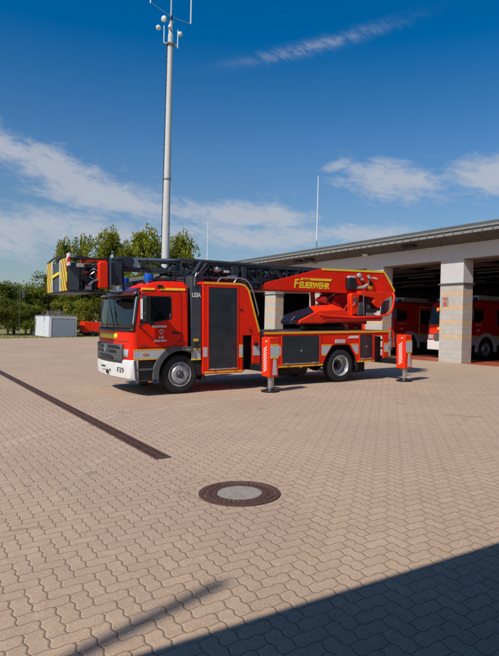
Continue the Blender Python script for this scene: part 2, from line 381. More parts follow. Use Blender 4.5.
def wheel_set(parent, x, y, r=0.45, side=-1, dish=True):
    """hub (part) > tyre, rim. side -1: outer face towards -Y"""
    s = side
    prof = [(0.27, 0), (0.27, 0.02), (0.355, 0.0), (0.40, 0.004), (0.433, 0.02), (r-0.006, 0.045), (r, 0.075), (r, 0.215), (r-0.006, 0.245), (0.433, 0.265), (0.36, 0.285), (0.27, 0.265), (0.27, 0.0)]
    hub = MB()
    c = (x, y, r)
    if dish:      # rear: deep dish
        hub.lathe([(0.001, -s*0.05), (0.07, -s*0.05), (0.085, -s*0.07), (0.085, -s*0.15), (0.15, -s*0.16), (0.155, -s*0.20), (0.001, -s*0.21)], c, n=24)
    else:
        hub.lathe([(0.001, s*0.035), (0.055, s*0.035), (0.07, s*0.02), (0.085, -s*0.03), (0.085, -s*0.08), (0.001, -s*0.09)], c, n=24)
    h = hub.build('wheel', BLACK if dish else ANTHL, parent)
    t = MB().lathe([(a, -s*b) for a, b in prof], c, n=56, cap=False)
    for k in range(56):     # tread blocks
        a = 2*math.pi*(k+0.5)/56
        M = Matrix.Translation(c) @ Matrix.Rotation(a, 4, 'Y')
        for o_ in (0.085, 0.145, 0.205):
            yy = -s*o_
            t.box(r-0.004, r+0.004, yy-0.024, yy+0.024, -0.017, 0.017, M)
    to = t.build('tyre', RUB, h)
    rm = MB()
    if dish:
        rm.lathe([(0.285, -s*0.008), (0.270, -s*0.004), (0.262, -s*0.02), (0.248, -s*0.05), (0.240, -s*0.13), (0.225, -s*0.165), (0.16, -s*0.185), (0.10, -s*0.188), (0.10, -s*0.195), (0.27, -s*0.2), (0.285, -s*0.05), (0.285, -s*0.008)], c, n=48, cap=False)
    else:
        rm.lathe([(0.285, -s*0.008), (0.270, -s*0.004), (0.262, -s*0.02), (0.245, -s*0.055), (0.235, -s*0.060), (0.205, -s*0.015), (0.185, s*0.004), (0.15, s*0.006), (0.10, s*0.003), (0.09, s*0.0), (0.09, -s*0.05), (0.27, -s*0.09), (0.285, -s*0.05), (0.285, -s*0.008)], c, n=48, cap=False)
    for k in range(10):
        a = 2*math.pi*k/10; rr = 0.135
        cc = (x+math.cos(a)*rr, y, r+math.sin(a)*rr)
        if dish: rm.lathe([(0.013, -s*0.155), (0.013, -s*0.19)], cc, n=8)
        else: rm.lathe([(0.014, s*0.022), (0.014, -s*0.0)], cc, n=8)
    rm.build('rim', RIMM, h)
    hl = MB()                      # hand holes in the disc
    for k in range(8):
        a = 2*math.pi*(k+0.5)/8; rr = 0.215 if not dish else 0.205
        cc = (x+math.cos(a)*rr, y, r+math.sin(a)*rr)
        o0 = (-0.032 if not dish else -0.158) * s*1.0
        hl.lathe([(0.018, o0 + s*0.006), (0.018, o0 - s*0.01)], cc, n=10)
    if not dish: parts(hl, 'rim_hole', BLACK, h)
    else: hl.b.free()
    return h

WX = 4.78
wheel_set(TR, 0.0, 0.03, dish=False)
wheel_set(TR, WX, 0.02, dish=True)
# far side wheels: mirror positions
wheel_set(TR, 0.0, TW-0.03, side=1, dish=False)
wheel_set(TR, WX, TW-0.02, side=1, dish=True)

# chassis
ch = MB()
ch.box(-1.0, 6.5, 0.78, 0.90, 0.48, 0.78).box(-1.0, 6.5, 1.50, 1.62, 0.48, 0.78)
for x in (-0.6, 0.8, 2.0, 3.2, 4.2, 5.4, 6.2): ch.box(x-0.05, x+0.05, 0.9, 1.5, 0.52, 0.72)
ch.box(-0.06, 0.06, 0.32, TW-0.32, 0.36, 0.50).box(WX-0.09, WX+0.09, 0.32, TW-0.32, 0.36, 0.56)
ch.lathe([(0.16, -0.2), (0.22, -0.1), (0.22, 0.1), (0.16, 0.2)], (WX, TC, 0.46), n=16)
ch.build('chassis', UNDER, TR)
MB().box(-0.85, 0.2, 0.42, TW-0.42, 0.55, 1.04).box(-1.05, -0.6, 0.3, TW-0.3, 0.42, 0.8).box(0.35, 3.9, 0.35, TW-0.35, 0.50, 1.0).build('engine_block', UNDER, TR)
MB().lathe([(0.20, -0.01), (0.22, 0), (0.22, 0.9), (0.20, 0.91)], (2.95, 0.50, 0.44), axis='X', n=20).build('air_tank', UNDER, TR)
MB().box(5.45, 5.95, 0.35, 0.9, 0.20, 0.48).build('exhaust_box', UNDER, TR, 0.02)

# ---- cab
def plan(xf, xr, y0, y1, z, rc=0.16, bulge=0.10, n=7, rr=0.04):
    pts = []
    # rear near -> front near corner -> front far corner -> rear far
    pts.append((xr, y0+rr, z)); pts.append((xr-rr, y0, z))
    for k in range(n+1):
        a = math.pi/2*k/n
        pts.append((xf+rc - math.sin(a)*rc, y0 + rc - math.cos(a)*rc, z))
    m = 8
    for k in range(1, m):
        t = k/m; y = y0+rc + (y1-y0-2*rc)*t
        pts.append((xf - bulge*math.sin(math.pi*t), y, z))
    for k in range(n+1):
        a = math.pi/2*(1-k/n)
        pts.append((xf+rc - math.sin(a)*rc, y1 - rc + math.cos(a)*rc, z))
    pts.append((xr-rr, y1, z)); pts.append((xr, y1-rr, z))
    return pts
def cab_xf(z):      # front face position against height
    K = [(0.38, -1.18), (0.90, -1.20), (1.45, -1.19), (2.28, -1.06), (2.40, -0.98), (2.50, -0.80), (2.57, -0.55), (2.60, -0.3)]
    for (a, xa), (b, xb) in zip(K[:-1], K[1:]):
        if z <= b: return xa + (xb-xa)*max(0, (z-a))/(b-a)
    return K[-1][1]
def cab_in(z):      # tumblehome of the sides
    return 0.0 if z < 1.5 else (z-1.5)*0.05 if z < 2.36 else 0.043 + (z-2.36)**1.3*1.1
cab = MB()
zs = [1.06, 1.2, 1.45, 1.75, 2.05, 2.28, 2.40, 2.48, 2.53, 2.565, 2.585]
cab.loft([plan(cab_xf(z), 0.20, cab_in(z), TW-cab_in(z), z, bulge=0.10 if z < 2.35 else 0.08) for z in zs])
fz = [0.80, 0.95, 1.06]
cab.loft([[(min(p[0], -0.98), p[1], p[2]) for p in plan(cab_xf(z), -0.98, 0.004, TW-0.004, z)] for z in fz])
def open_cab(b_, xoff, yf):
    kill = []
    for f in b_.faces:
        c_ = f.calc_center_median()
        if not 1.46 < c_.z < 2.27: continue
        if abs(f.normal.z) > 0.9: continue
        if c_.x < cab_xf(c_.z) + xoff + 0.085: kill.append(f)
        elif c_.y > yf and -0.9 < c_.x < 0.0 and c_.z > 1.7: kill.append(f)
    bmesh.ops.delete(b_, geom=kill, context='FACES_ONLY')
bmesh.ops.recalc_face_normals(cab.b, faces=cab.b.faces); open_cab(cab.b, 0.0, TW-0.12)
CAB = cab.build('cab', RED, TR, 0.0)
lnr = MB(); lnr.loft([plan(cab_xf(z)+0.035, 0.16, cab_in(z)+0.035, TW-cab_in(z)-0.035, z, bulge=0.09) for z in (1.10, 1.45, 1.75, 2.05, 2.28, 2.42)])
bmesh.ops.recalc_face_normals(lnr.b, faces=lnr.b.faces); open_cab(lnr.b, 0.035, TW-0.16)
lnr.build('cab_lining', ANTH, CAB)
MB().box(-0.10, 0.17, TW-0.09, TW-0.035, 1.70, 2.30).build('rear_pillar', RED, CAB, 0.01)
MB().prism([(-1.12, 1.45), (-1.14, 1.56), (-0.95, 1.60), (-0.82, 1.45)], 0.12, TW-0.12).build('dashboard', BLACK, CAB, 0.02)
MB().lathe([(0.20, -0.012), (0.22, 0.0), (0.20, 0.012), (0.18, 0.0), (0.20, -0.012)], (-0.72, 0.55, 1.60), axis='Z', n=28, cap=False).bar((-0.92, 0.55, 1.60), (-0.52, 0.55, 1.60), 0.03).tube([(-0.72, 0.55, 1.59), (-0.85, 0.55, 1.3)], 0.03, 8).build('steering_wheel', BLACK, CAB)
for yy in (0.35, 1.0, 1.65): MB().prism([(-0.30, 1.15), (-0.35, 1.35), (-0.02, 1.37), (0.02, 1.98), (0.12, 1.98), (0.12, 1.15)], yy, yy+0.44).prism([(0.02, 2.0), (0.02, 2.18), (0.11, 2.18), (0.11, 2.0)], yy+0.09, yy+0.35).build('seat', PLAST, CAB, 0.02)
def skin(z, t, off):      # point on the front skin; t 0..1 from near to far across the front
    xf = cab_xf(z); y = cab_in(z)+0.16 + (TW-2*cab_in(z)-0.32)*t
    bl = 0.10 if z < 2.35 else 0.08
    return (xf - bl*math.sin(math.pi*max(0, min(1, t))) - off, y, z)
def corner(z, a, off):   # near corner arc, a 0 (side) .. 1 (front)
    ci = cab_in(z); xf = cab_xf(z); A = math.pi/2*a
    return (xf+0.16-math.sin(A)*(0.16+off), ci+0.16-math.cos(A)*(0.16+off), z)
def cornerf(z, a, off):
    p = corner(z, a, off); return (p[0], TW-p[1], z)
def fpt(z, k, off):      # k -1..0 near corner arc, 0..1 front, 1..2 far corner
    if k < 0: return corner(z, 1+k, off)
    if k > 1: return cornerf(z, 2-k, off)
    return skin(z, k, off)
def front_panel(name, m, ks, zl, off, parent=CAB, thick=0.02):
    o = MB().grid([[fpt(z, k, off) for k in ks] for z in zl]).build(name, m, parent)
    sd = o.modifiers.new('solid', 'SOLIDIFY'); sd.thickness = thick; sd.offset = 0
    return o
lin = lambda a, b, n: [a + (b-a)*i/n for i in range(n+1)]
for kk, zz in ((lin(-0.62, 1.62, 26), [1.44, 1.51]), (lin(-0.62, 1.62, 26), [2.25, 2.33]), (lin(-0.70, -0.60, 2), lin(1.44, 2.33, 5)), (lin(1.60, 1.70, 2), lin(1.44, 2.33, 5))):
    front_panel('windshield_frame', BLACK, kk, zz, 0.006, thick=0.03)
front_panel('windshield', WSG, lin(-0.62, 1.62, 26), lin(1.48, 2.28, 6), 0.004, thick=0.005)
# sun visor with dark red underside
vz = MB()
vz.grid([[(fpt(2.30, k, 0.12)[0], fpt(2.30, k, 0.06)[1], 2.285 - 0.03*abs(k-0.5)) for k in lin(-0.5, 1.5, 20)], [fpt(2.42, k, 0.015) for k in lin(-0.5, 1.5, 20)]])
v = vz.build('sun_visor', MAROON, CAB); sd = v.modifiers.new('s', 'SOLIDIFY'); sd.thickness = 0.03
# wipers
parts(MB().tube([(-1.31, 0.75, 1.50), (-1.27, 1.15, 2.0)], 0.010, 6).tube([(-1.30, 0.95, 1.78), (-1.25, 1.3, 2.15)], 0.008, 6).tube([(-1.33, 1.55, 1.50), (-1.29, 1.95, 1.98)], 0.010, 6), 'wiper', BLACK, CAB)
front_panel('yellow_sticker', LIME, lin(0.25, 0.92, 8), [1.27, 1.385], 0.006, thick=0.004)
front_panel('trim_line', ANTHL, lin(-0.1, 1.1, 16), [1.215, 1.23], 0.005, thick=0.004)
# grille
g = front_panel('grille', PLAST, lin(0.10, 1.0, 14), lin(0.74, 1.15, 4), 0.025, thick=0.05)
for z0, z1, k0, k1 in ((1.055, 1.125, 0.14, 0.46), (1.055, 1.125, 0.62, 0.95), (0.955, 1.015, 0.22, 0.44), (0.955, 1.015, 0.62, 0.90), (0.80, 0.90, 0.3, 0.8)):
    front_panel('grille_slot', BLACK, lin(k0, k1, 6), [z0, z1], 0.055, thick=0.012)
MB().lathe([(0.075, 0), (0.085, -0.012), (0.075, -0.02), (0.065, -0.012), (0.065, 0)], (skin(1.03, 0.53, 0.055)[0], skin(1.03, 0.53, 0)[1], 1.03), axis='X', n=24, cap=False).tube([(skin(1.03, .53, .065)[0], skin(1.03, .53, 0)[1]+math.sin(a)*0.07, 1.03+math.cos(a)*0.07) if i % 2 == 0 else (skin(1.03, .53, .065)[0], skin(1.03, .53, 0)[1], 1.03) for i, a in enumerate([0, 0, R(120), 0, R(240)])], 0.008, 6).build('grille_emblem', ALU, CAB)
for k in (-0.02, 0.03):
    pass
for ks in (lin(-0.10, 0.085, 4), lin(1.01, 1.2, 4)):
    front_panel('headlight', LENS, ks, [0.87, 0.95, 1.05], 0.012, thick=0.03)
for ks in (lin(1.35, 1.8, 4),):
    front_panel('indicator', ORANGE, ks, [0.88, 1.0], 0.012, thick=0.03)
# bumper
bm_ = MB(); bz = [(0.37, -0.02), (0.41, 0.03), (0.60, 0.05), (0.78, 0.04), (0.815, 0.0)]
bm_.loft([[(min(p[0], -1.0), p[1], p[2]) for p in plan(-1.19-o_, -1.0, -0.005, TW+0.005, z, rc=0.15, bulge=0.10)] for z, o_ in bz])
BU = bm_.build('bumper', WHITE, TR, 0.010)
def bump_pt(y, z, off): 
    t = (y-0.15)/(TW-0.3); return (-1.24-0.10*math.sin(math.pi*t)-off, y, z)
LP = MB().box(-1.362, -1.335, 1.18, 1.62, 0.545, 0.68).build('licence_plate', WHITE, BU, 0.004)
MB().box(-1.3645, -1.362, 1.25, 1.56, 0.59, 0.635).build('plate_lettering', ANTH, LP)
MB().box(-1.36, -1.33, 1.10, 1.24, 0.45, 0.53).build('tow_bracket', BLACK, BU, 0.008)
MB().box(-1.352, -1.33, 0.97, 1.02, 0.52, 0.57).build('tow_eye_cover', PLAST, BU, 0.005)
t_ = text('F29', 0.155, PLAST, BU, (-1.309, 0.60, 0.53), ((0.14, -0.99, 0), (0, 0, 1), (-0.99, -0.14, 0)), 'bumper_lettering', bold=0.0, sx=1.45, ext=0.005)
MB().tube([bump_pt(y, 0.812, -0.02) for y in lin(0.45, 2.15, 8)], 0.012, 6).build('bumper_seam', ANTH, BU)
# side skirt with white band, cut by the arch
def arcpts(cx, cz, r, a0, a1, n=14): return [(cx+math.cos(R(a0+(a1-a0)*i/n))*r, cz+math.sin(R(a0+(a1-a0)*i/n))*r) for i in range(n+1)]
for y0, y1 in ((0.0, 0.03), (TW-0.03, TW)):
    sk = [(-1.10, 0.80), (-1.10, 1.07), (-0.30, 1.07)] + arcpts(0, 0.45, 0.66, 115, 146)
    MB().prism(sk, y0, y1).build('side_skirt', RED, CAB, 0.004)
band = [(-1.13, 0.845), (-1.13, 1.025), (-0.38, 1.025)] + arcpts(0, 0.45, 0.69, 122, 146, 6)
MB().prism(band, -0.008, 0.0).build('reflective_band', REFL, CAB)
for z in (1.025, 0.815): MB().box(-1.13, -0.34 if z > 1 else -0.60, -0.010, 0.0, z, z+0.03).build('checked_edge', CHECK, CAB)
MB().box(-0.93, -0.80, -0.022, 0.0, 0.93, 0.962).build('side_indicator', ORANGE, CAB, 0.004)
# arch trim
for y0, y1 in ((-0.03, 0.06), (TW-0.06, TW+0.03)):
    ar = arcpts(0, 0.45, 0.545, 188, 60, 22) + [(0.29, 0.93), (0.29, 1.085), (-0.12, 1.10)] + arcpts(0, 0.45, 0.69, 105, 188, 16)
    MB().prism(ar, y0, y1).build('wheel_arch', PLAST, CAB, 0.012)
lin_ = arcpts(0, 0.45, 0.55, 185, 20, 18)
li = MB().grid([[(x, y, z) for x, z in lin_] for y in (0.03, 0.42)]).build('arch_liner', BLACK, CAB)
MB().box(0.12, 0.24, -0.037, -0.031, 1.0, 1.035).build('arch_badge', ALU, CAB)
# entry step
for sg, yo in ((1, 0.0), (-1, TW)):
    st = MB()
    def Yb(a, b): return (yo+sg*a, yo+sg*b) if sg > 0 else (yo+sg*b, yo+sg*a)
    y0, y1 = Yb(0.03, 0.38)
    st.prism([(-1.10, 0.40), (-1.12, 0.80), (-0.62, 0.80), (-0.66, 0.40), (-0.75, 0.30), (-1.0, 0.30)], y0, y1)
    s_ = st.build('entry_step', BLACK, CAB, 0.01)
    y0, y1 = Yb(-0.015, 0.06)
    fr = MB()
    for z in (0.60, 0.33): fr.box(-1.06, -0.66, y0, y1, z-0.022, z+0.022)
    fr.prism([(-1.13, 0.80), (-1.08, 0.80), (-1.05, 0.42), (-0.98, 0.355), (-0.70, 0.355), (-0.70, 0.305), (-1.0, 0.305), (-1.10, 0.40)], y0, y1)
    fr.build('step_frame', PLAST, CAB, 0.006)
MB().box(-0.80, -0.72, -0.02, 0.0, 0.31, 0.335).build('step_reflector', ORANGE, CAB)
# door, window
DOOR_Y = -0.006
door_poly = [(-1.02, 1.09), (-1.04, 1.52), (-0.90, 2.28), (-0.86, 2.33), (-0.02, 2.33), (0.02, 2.28), (0.02, 1.30), (-0.06, 1.20), (-0.20, 1.09)]
def side_y(z): return cab_in(z)
def side_panel(poly, off, th, name, m, parent):
    b_ = MB(); A = [b_.b.verts.new((x, side_y(z)-off, z)) for x, z in poly]; B = [b_.b.verts.new((x, side_y(z)-off+th, z)) for x, z in poly]
    b_.b.faces.new(A); b_.b.faces.new(B[::-1]); n = len(poly)
    for i in range(n): b_.b.faces.new([A[i], B[i], B[(i+1) % n], A[(i+1) % n]])
    return b_.build(name, m, parent, 0.004)
def densify(poly, st=0.25):
    out = []
    for (a, b_) in zip(poly, poly[1:]+poly[:1]):
        n = max(1, int(math.hypot(b_[0]-a[0], b_[1]-a[1])/st))
        for i in range(n): out.append((a[0]+(b_[0]-a[0])*i/n, a[1]+(b_[1]-a[1])*i/n))
    return out
gap = [(x*1.0 + (-0.012 if x < -0.5 else 0.012), z + (0.012 if z > 1.8 else -0.012)) for x, z in door_poly]
side_panel(densify(gap), 0.004, 0.02, 'door_gap', BLACK, CAB)
side_panel(densify(door_poly), 0.008, 0.02, 'door', RED, CAB)
win = [(-0.96, 1.64), (-0.885, 2.16), (-0.85, 2.21), (-0.28, 2.21), (-0.245, 2.17), (-0.245, 1.80), (-0.30, 1.73), (-0.55, 1.68)]
side_panel([(x*1.0+(0.03 if x > -0.4 else -0.025), z+(0.03 if z > 2 else -0.03)) for x, z in win], 0.010, 0.012, 'window_seal', BLACK, CAB)
side_panel(win, 0.013, 0.012, 'side_window', GLASS, CAB)
MB().box(-0.275, -0.255, -0.012, 0.03, 1.76, 1.84).build('window_catch', ALU, CAB, 0.004)
# door crease (diagonal shut line) and handle
MB().tube([(-1.03, -0.013, 1.56), (-0.62, -0.015, 1.24), (-0.50, -0.016, 1.10)], 0.006, 6).build('door_crease', DRED, CAB)
MB().box(-0.22, 0.0, -0.035, -0.01, 1.385, 1.425).build('door_handle', BLACK, CAB, 0.01)
MB().tube([(-0.18, -0.02, 1.2), (0.15, -0.012, 1.205)], 0.006, 6).build('door_crease', DRED, CAB)
# lettering on the door
text('FEUERWEHR', 0.062, WHITE, CAB, (-0.70, -0.020, 1.535), SIDE, 'door_lettering', sx=0.95, bold=0.004)
cr = MB().prism([(-0.52, 1.40), (-0.54, 1.46), (-0.51, 1.49), (-0.46, 1.49), (-0.43, 1.46), (-0.45, 1.40), (-0.485, 1.375)], -0.022, -0.015).build('door_crest', REFL, CAB)
MB().prism([(-0.505, 1.405), (-0.515, 1.455), (-0.485, 1.47), (-0.455, 1.455), (-0.465, 1.405)], -0.025, -0.020).build('crest_centre', DRED, CAB)
text('112', 0.070, WHITE, CAB, (-0.555, -0.020, 1.285), SIDE, 'door_lettering', sx=1.2, bold=0.004)
text('FEUERWEHR', 0.055, WHITE, CAB, (-0.67, -0.020, 1.215), SIDE, 'door_lettering', sx=1.0, bold=0.003)
text('ATEGO', 0.05, ANTHL, CAB, (-1.0, -0.020, 1.13), SIDE, 'door_lettering', sx=1.2)
# mirror
mir = MB()
mir.loft([[(x*1.0-0.0, y, z) for x, y in ((-0.98+q, -0.34), (-0.86+q, -0.32), (-0.83+q, -0.20), (-0.86+q, -0.10), (-1.00+q, -0.12), (-1.03+q, -0.24))] for z, q in ((1.66, 0.03), (1.70, 0.0), (1.84, -0.01), (1.85, 0.0), (2.18, 0.0), (2.22, 0.03))])
MI = mir.build('mirror', BLACK, CAB, 0.015)
parts(MB().tube([(-0.93, -0.22, 2.20), (-0.93, -0.12, 2.27), (-0.92, 0.02, 2.26)], 0.016, 8).tube([(-0.95, -0.22, 1.68), (-0.98, -0.12, 1.58), (-1.0, 0.0, 1.56)], 0.020, 8), 'mirror_arm', BLACK, CAB)
MB().box(-1.035, -1.028, -0.30, -0.17, 1.72, 2.16).build('mirror_edge', REFL, CAB, 0.003)
mf = MB().box(-1.03, -0.86, TW+0.10, TW+0.32, 1.68, 2.2).build('mirror', BLACK, CAB, 0.03)
# A pillar silver strip inside the windscreen edge
MB().tube([fpt(1.62, -0.50, 0.018), fpt(2.22, -0.50, 0.018)], 0.012, 6).build('pillar_trim', REFL, CAB)
# roof stripe
side_panel([(-0.93, 2.365), (-0.92, 2.415), (-0.60, 2.415), (-0.62, 2.365)], 0.010, 0.02, 'roof_stripe', YEL, CAB)
side_panel([(-0.50, 2.37), (-0.48, 2.425), (0.14, 2.425), (0.14, 2.37)], 0.010, 0.02, 'roof_stripe', YEL, CAB)
# roof box + beacons
MB().box(-0.55, 0.12, 0.5, 1.9, 2.57, 2.66).build('roof_console', BLACK, CAB, 0.03)
for x, y in ((-0.62, 0.40), (-0.62, TW-0.40)):
    b0 = MB().lathe([(0.13, 0), (0.12, 0.035), (0.10, 0.04)], (x, y, 2.53), axis='Z', n=24).build('beacon_base', BLACK, CAB)
    MB().lathe([(0.10, 0.04), (0.108, 0.06), (0.108, 0.20), (0.10, 0.225), (0.04, 0.235)], (x, y, 2.53), axis='Z', n=24).build('beacon_lens', BLUE, b0)
MB().box(-0.80, -0.70, 0.9, 1.5, 2.50, 2.60).build('air_horn', BLACK, CAB, 0.02)
MB().box(-0.55, -0.42, 0.03, 0.10, 2.43, 2.49).build('work_lamp', BLACK, CAB, 0.01)
MB().box(0.19, 0.235, 0.10, TW-0.10, 0.98, 2.5).build('cab_rear_wall', DRED, CAB, 0.01)

# ---- equipment pillar behind the cab (L32A)
PI = MB().prism([(0.28, 0.93), (0.54, 0.93), (0.54, 2.52), (0.44, 2.52), (0.40, 2.72), (0.28, 2.72)], 0.035, TW-0.035).build('gear_cabinet', ANTHL, TR, 0.01)
text('L32A', 0.135, WHITE, PI, (0.300, 0.030, 2.235), SIDE, 'cabinet_lettering', bold=0.006, sx=0.74)
MB().box(0.28, 0.52, 0.022, 0.034, 0.80, 1.0).build('reflective_band', REFL, PI)
for z in (1.0, 0.765): MB().box(0.28, 0.52, 0.018, 0.034, z, z+0.035).build('checked_edge', LIME, PI)
MB().box(0.34, 0.46, 0.018, 0.034, 1.20, 1.26).build('warning_sticker', YEL, PI)
MB().lathe([(0.035, 0), (0.04, 0.03), (0.03, 0.05)], (0.41, -0.02, 1.10), n=12).tube([(0.41, 0.02, 1.13), (0.39, -0.02, 1.02), (0.43, 0.02, 0.98)], 0.012, 6).build('power_socket', BLACK, PI)
MB().tube([(0.36, 0.02, 2.50), (0.36, 0.0, 2.72), (0.40, 0.0, 2.79), (0.46, 0.02, 2.80)], 0.018, 8).build('grab_rail', ALU, PI)
MB().box(0.30, 0.56, 0.05, 0.30, 0.40, 0.76).build('mud_guard', UNDER, TR, 0.01)
MB().box(0.57, 0.63, 0.04, 0.42, 0.28, 0.55).build('mud_flap', UNDER, TR)

# ---- tall body box
tall = [(0.56, 0.42), (0.56, 2.56), (0.60, 2.60), (1.58, 2.60), (1.75, 2.56), (1.85, 2.42), (2.17, 1.36), (2.17, 1.32), (1.66, 1.32), (1.66, 0.42)]
BX = MB().prism(tall, 0.0, TW).build('front_locker', RED, TR, 0.018)
sh = MB().box(0.72, 1.50, -0.004, 0.03, 0.52, 2.47).build('roller_shutter', SHUT, BX)
fr = MB()
for a in ((0.69, 0.72, -0.010, 0.02, 0.49, 2.50), (1.50, 1.53, -0.010, 0.02, 0.49, 2.50), (0.72, 1.50, -0.010, 0.02, 2.47, 2.50)): fr.box(*a)
fr.build('shutter_frame', RED, BX, 0.004)
MB().box(0.72, 1.50, -0.018, 0.0, 0.515, 0.545).box(0.80, 0.86, -0.035, 0.0, 0.53, 0.555).box(1.36, 1.42, -0.035, 0.0, 0.53, 0.555).build('shutter_handle', ALU, BX, 0.003)
def strip(pts, w, y, name, m, parent, th=0.006):
    b_ = MB(); a = []; c = []
    for i, p in enumerate(pts):
        p0 = Vector(pts[max(0, i-1)]); p1 = Vector(pts[min(len(pts)-1, i+1)]); d = (p1-p0).normalized(); nrm = Vector((-d.y, d.x))
        a.append(tuple(Vector(p)+nrm*w/2)); c.append(tuple(Vector(p)-nrm*w/2))
    for i in range(len(pts)-1): b_.prism([a[i], a[i+1], c[i+1], c[i]], y-th, y)
    return b_.build(name, m, parent, smooth=False)
strip([(0.60, 2.565), (1.58, 2.565), (1.72, 2.53), (1.82, 2.42), (2.13, 1.40)], 0.045, -0.002, 'edge_stripe', YEL, BX)
strip([(0.60, 0.465), (1.64, 0.465)], 0.04, -0.002, 'edge_stripe', YEL, BX)
MB().box(1.55, 1.65, -0.006, 0.0, 0.83, 1.06).build('reflective_band', REFL, BX)
for z in (1.06, 0.79): MB().box(1.55, 1.65, -0.007, 0.0, z, z+0.035).build('checked_edge', LIME, BX)
MB().box(0.575, 0.68, -0.006, 0.0, 0.83, 1.06).build('reflective_band', REFL, BX)
hr = [(0.98, 0.05, 2.60), (1.03, 0.03, 2.69), (1.10, 0.03, 2.715), (1.60, 0.03, 2.715), (1.75, 0.02, 2.68), (1.87, 0.01, 2.56), (1.95, 0.0, 2.38), (2.10, -0.01, 1.86), (2.11, 0.03, 1.80)]
MB().tube(hr, 0.017, 8).tube([(1.50, 0.03, 2.71), (1.43, 0.05, 2.60)], 0.014, 6).build('handrail', ALU, BX)
for x, z in ((1.60, 1.95), (1.86, 1.45)): MB().box(x-0.03, x+0.03, -0.02, 0.0, z-0.02, z+0.02).build('side_marker_lamp', BLACK, BX, 0.005)
MB().tube([(1.535, -0.005, 1.32), (1.535, -0.005, 2.1)], 0.005, 6).build('panel_seam', DRED, BX)
MB().box(0.2, 2.4, 0.25, TW-0.25, 0.95, 1.25).build('subframe', UNDER, TR)
# opening between locker and jack, jack cross beam
parts(MB().box(1.66, 2.17, 0.30, 0.34, 0.45, 1.32).box(1.66, 1.70, 0.02, 0.3, 0.45, 1.32), 'recess_lining', BLACK, TR)
MB().box(1.93, 2.16, 0.0, 0.05, 0.62, 1.32).build('corner_panel', RED, TR, 0.006)
MB().box(1.95, 2.14, -0.006, 0.0, 0.82, 1.06).build('reflective_band', REFL, TR)
MB().lathe([(0.05, 0), (0.05, 0.03), (0.02, 0.04)], (2.02, -0.05, 1.10), n=14).build('hose_coupling', BLACK, TR)

# ---- rear body
RBz0, RBz1 = 0.44, 1.345
cut = [(2.30, 0.52), (2.30, RBz1-0.0), (6.54, RBz1), (6.54, 0.60), (6.35, 0.60), (6.35, 1.24), (6.0, 1.24), (6.0, 0.52), (5.36, 0.52), (5.30, 0.70), (5.06, 1.02), (4.48, 1.02), (4.22, 0.68), (4.14, 0.52)]
RB = MB().prism(cut, 0.0, 0.05).build('rear_locker', RED, TR, 0.006)
MB().prism(cut, TW-0.05, TW).build('rear_locker', RED, TR, 0.006)
MB().box(2.30, 4.14, 0.06, TW-0.06, 0.52, 1.2).box(4.14, 5.4, 0.42, TW-0.42, 0.8, 1.2).box(5.36, 6.0, 0.06, TW-0.06, 0.52, 1.2).build('locker_core', UNDER, RB)
DK = MB().box(2.28, 6.56, -0.01, TW+0.01, RBz1-0.02, RBz1+0.05).build('deck', RED, TR, 0.008)
MB().box(2.28, 6.56, -0.018, -0.011, RBz1-0.005, RBz1+0.045).build('deck_stripe', YEL, DK)
MB().box(2.3, 6.5, 0.03, TW-0.03, RBz1+0.05, RBz1+0.056).build('deck_tread_plate', PLAST, DK)
MB().box(2.82, 4.02, -0.004, 0.03, 0.56, 1.285).build('roller_shutter', SHUT, RB)
MB().box(2.82, 4.02, -0.018, 0.0, 0.555, 0.58).box(2.92, 3.0, -0.035, 0.0, 0.57, 0.595).box(3.8, 3.88, -0.035, 0.0, 0.57, 0.595).build('shutter_handle', ALU, RB, 0.003)
MB().box(5.44, 5.92, -0.004, 0.03, 0.60, 1.285).build('roller_shutter', SHUT, RB)
MB().box(5.44, 5.92, -0.018, 0.0, 0.595, 0.62).box(5.50, 5.56, -0.035, 0.0, 0.61, 0.635).box(5.8, 5.86, -0.035, 0.0, 0.61, 0.635).build('shutter_handle', ALU, RB, 0.003)
for a in ((2.79, 2.82), (4.02, 4.05)): MB().box(a[0], a[1], -0.012, 0.02, 0.54, 1.31).build('shutter_frame', REDB, RB, 0.003)
for a in ((5.41, 5.44), (5.92, 5.95)): MB().box(a[0], a[1], -0.012, 0.02, 0.57, 1.31).build('shutter_frame', REDB, RB, 0.003)
strip([(2.30, 0.505), (4.13, 0.505)], 0.045, -0.002, 'edge_stripe', YEL, RB)
strip([(5.36, 0.545), (5.99, 0.545)], 0.045, -0.002, 'edge_stripe', YEL, RB)
for poly in ([(2.66, 0.82), (2.66, 1.02), (2.78, 1.02), (2.78, 0.82)], [(4.09, 0.78), (4.09, 1.0), (4.42, 1.0), (4.26, 0.78)], [(5.12, 1.0), (5.38, 1.0), (5.38, 0.78), (5.28, 0.78)], [(6.37, 0.80), (6.37, 1.0), (6.53, 1.0), (6.53, 0.80)]):
    MB().prism(poly, -0.006, -0.001).build('reflective_band', REFL, RB)
for x0, x1, z in ((2.66, 2.78, 1.02), (2.66, 2.78, 0.78), (4.09, 4.44, 1.005), (4.09, 4.25, 0.745), (5.10, 5.38, 1.005), (5.30, 5.38, 0.745), (6.37, 6.53, 1.0), (6.37, 6.53, 0.765)):
    MB().box(x0, x1, -0.008, -0.001, z, z+0.035).build('checked_edge', CHECK, RB)
MB().box(4.55, 4.90, -0.03, 0.0, 1.065, 1.165).build('arch_lamp', LENS, RB, 0.008)
MB().prism([(5.0, 1.19), (5.08, 1.26), (5.38, 1.26), (5.38, 1.19)], -0.007, -0.001).build('maker_badge', WHITE, RB)
MB().prism([(5.37, 0.30), (5.42, 0.30), (5.42, 0.60), (5.37, 0.60)], 0.06, 0.42).build('mud_flap', UNDER, TR)
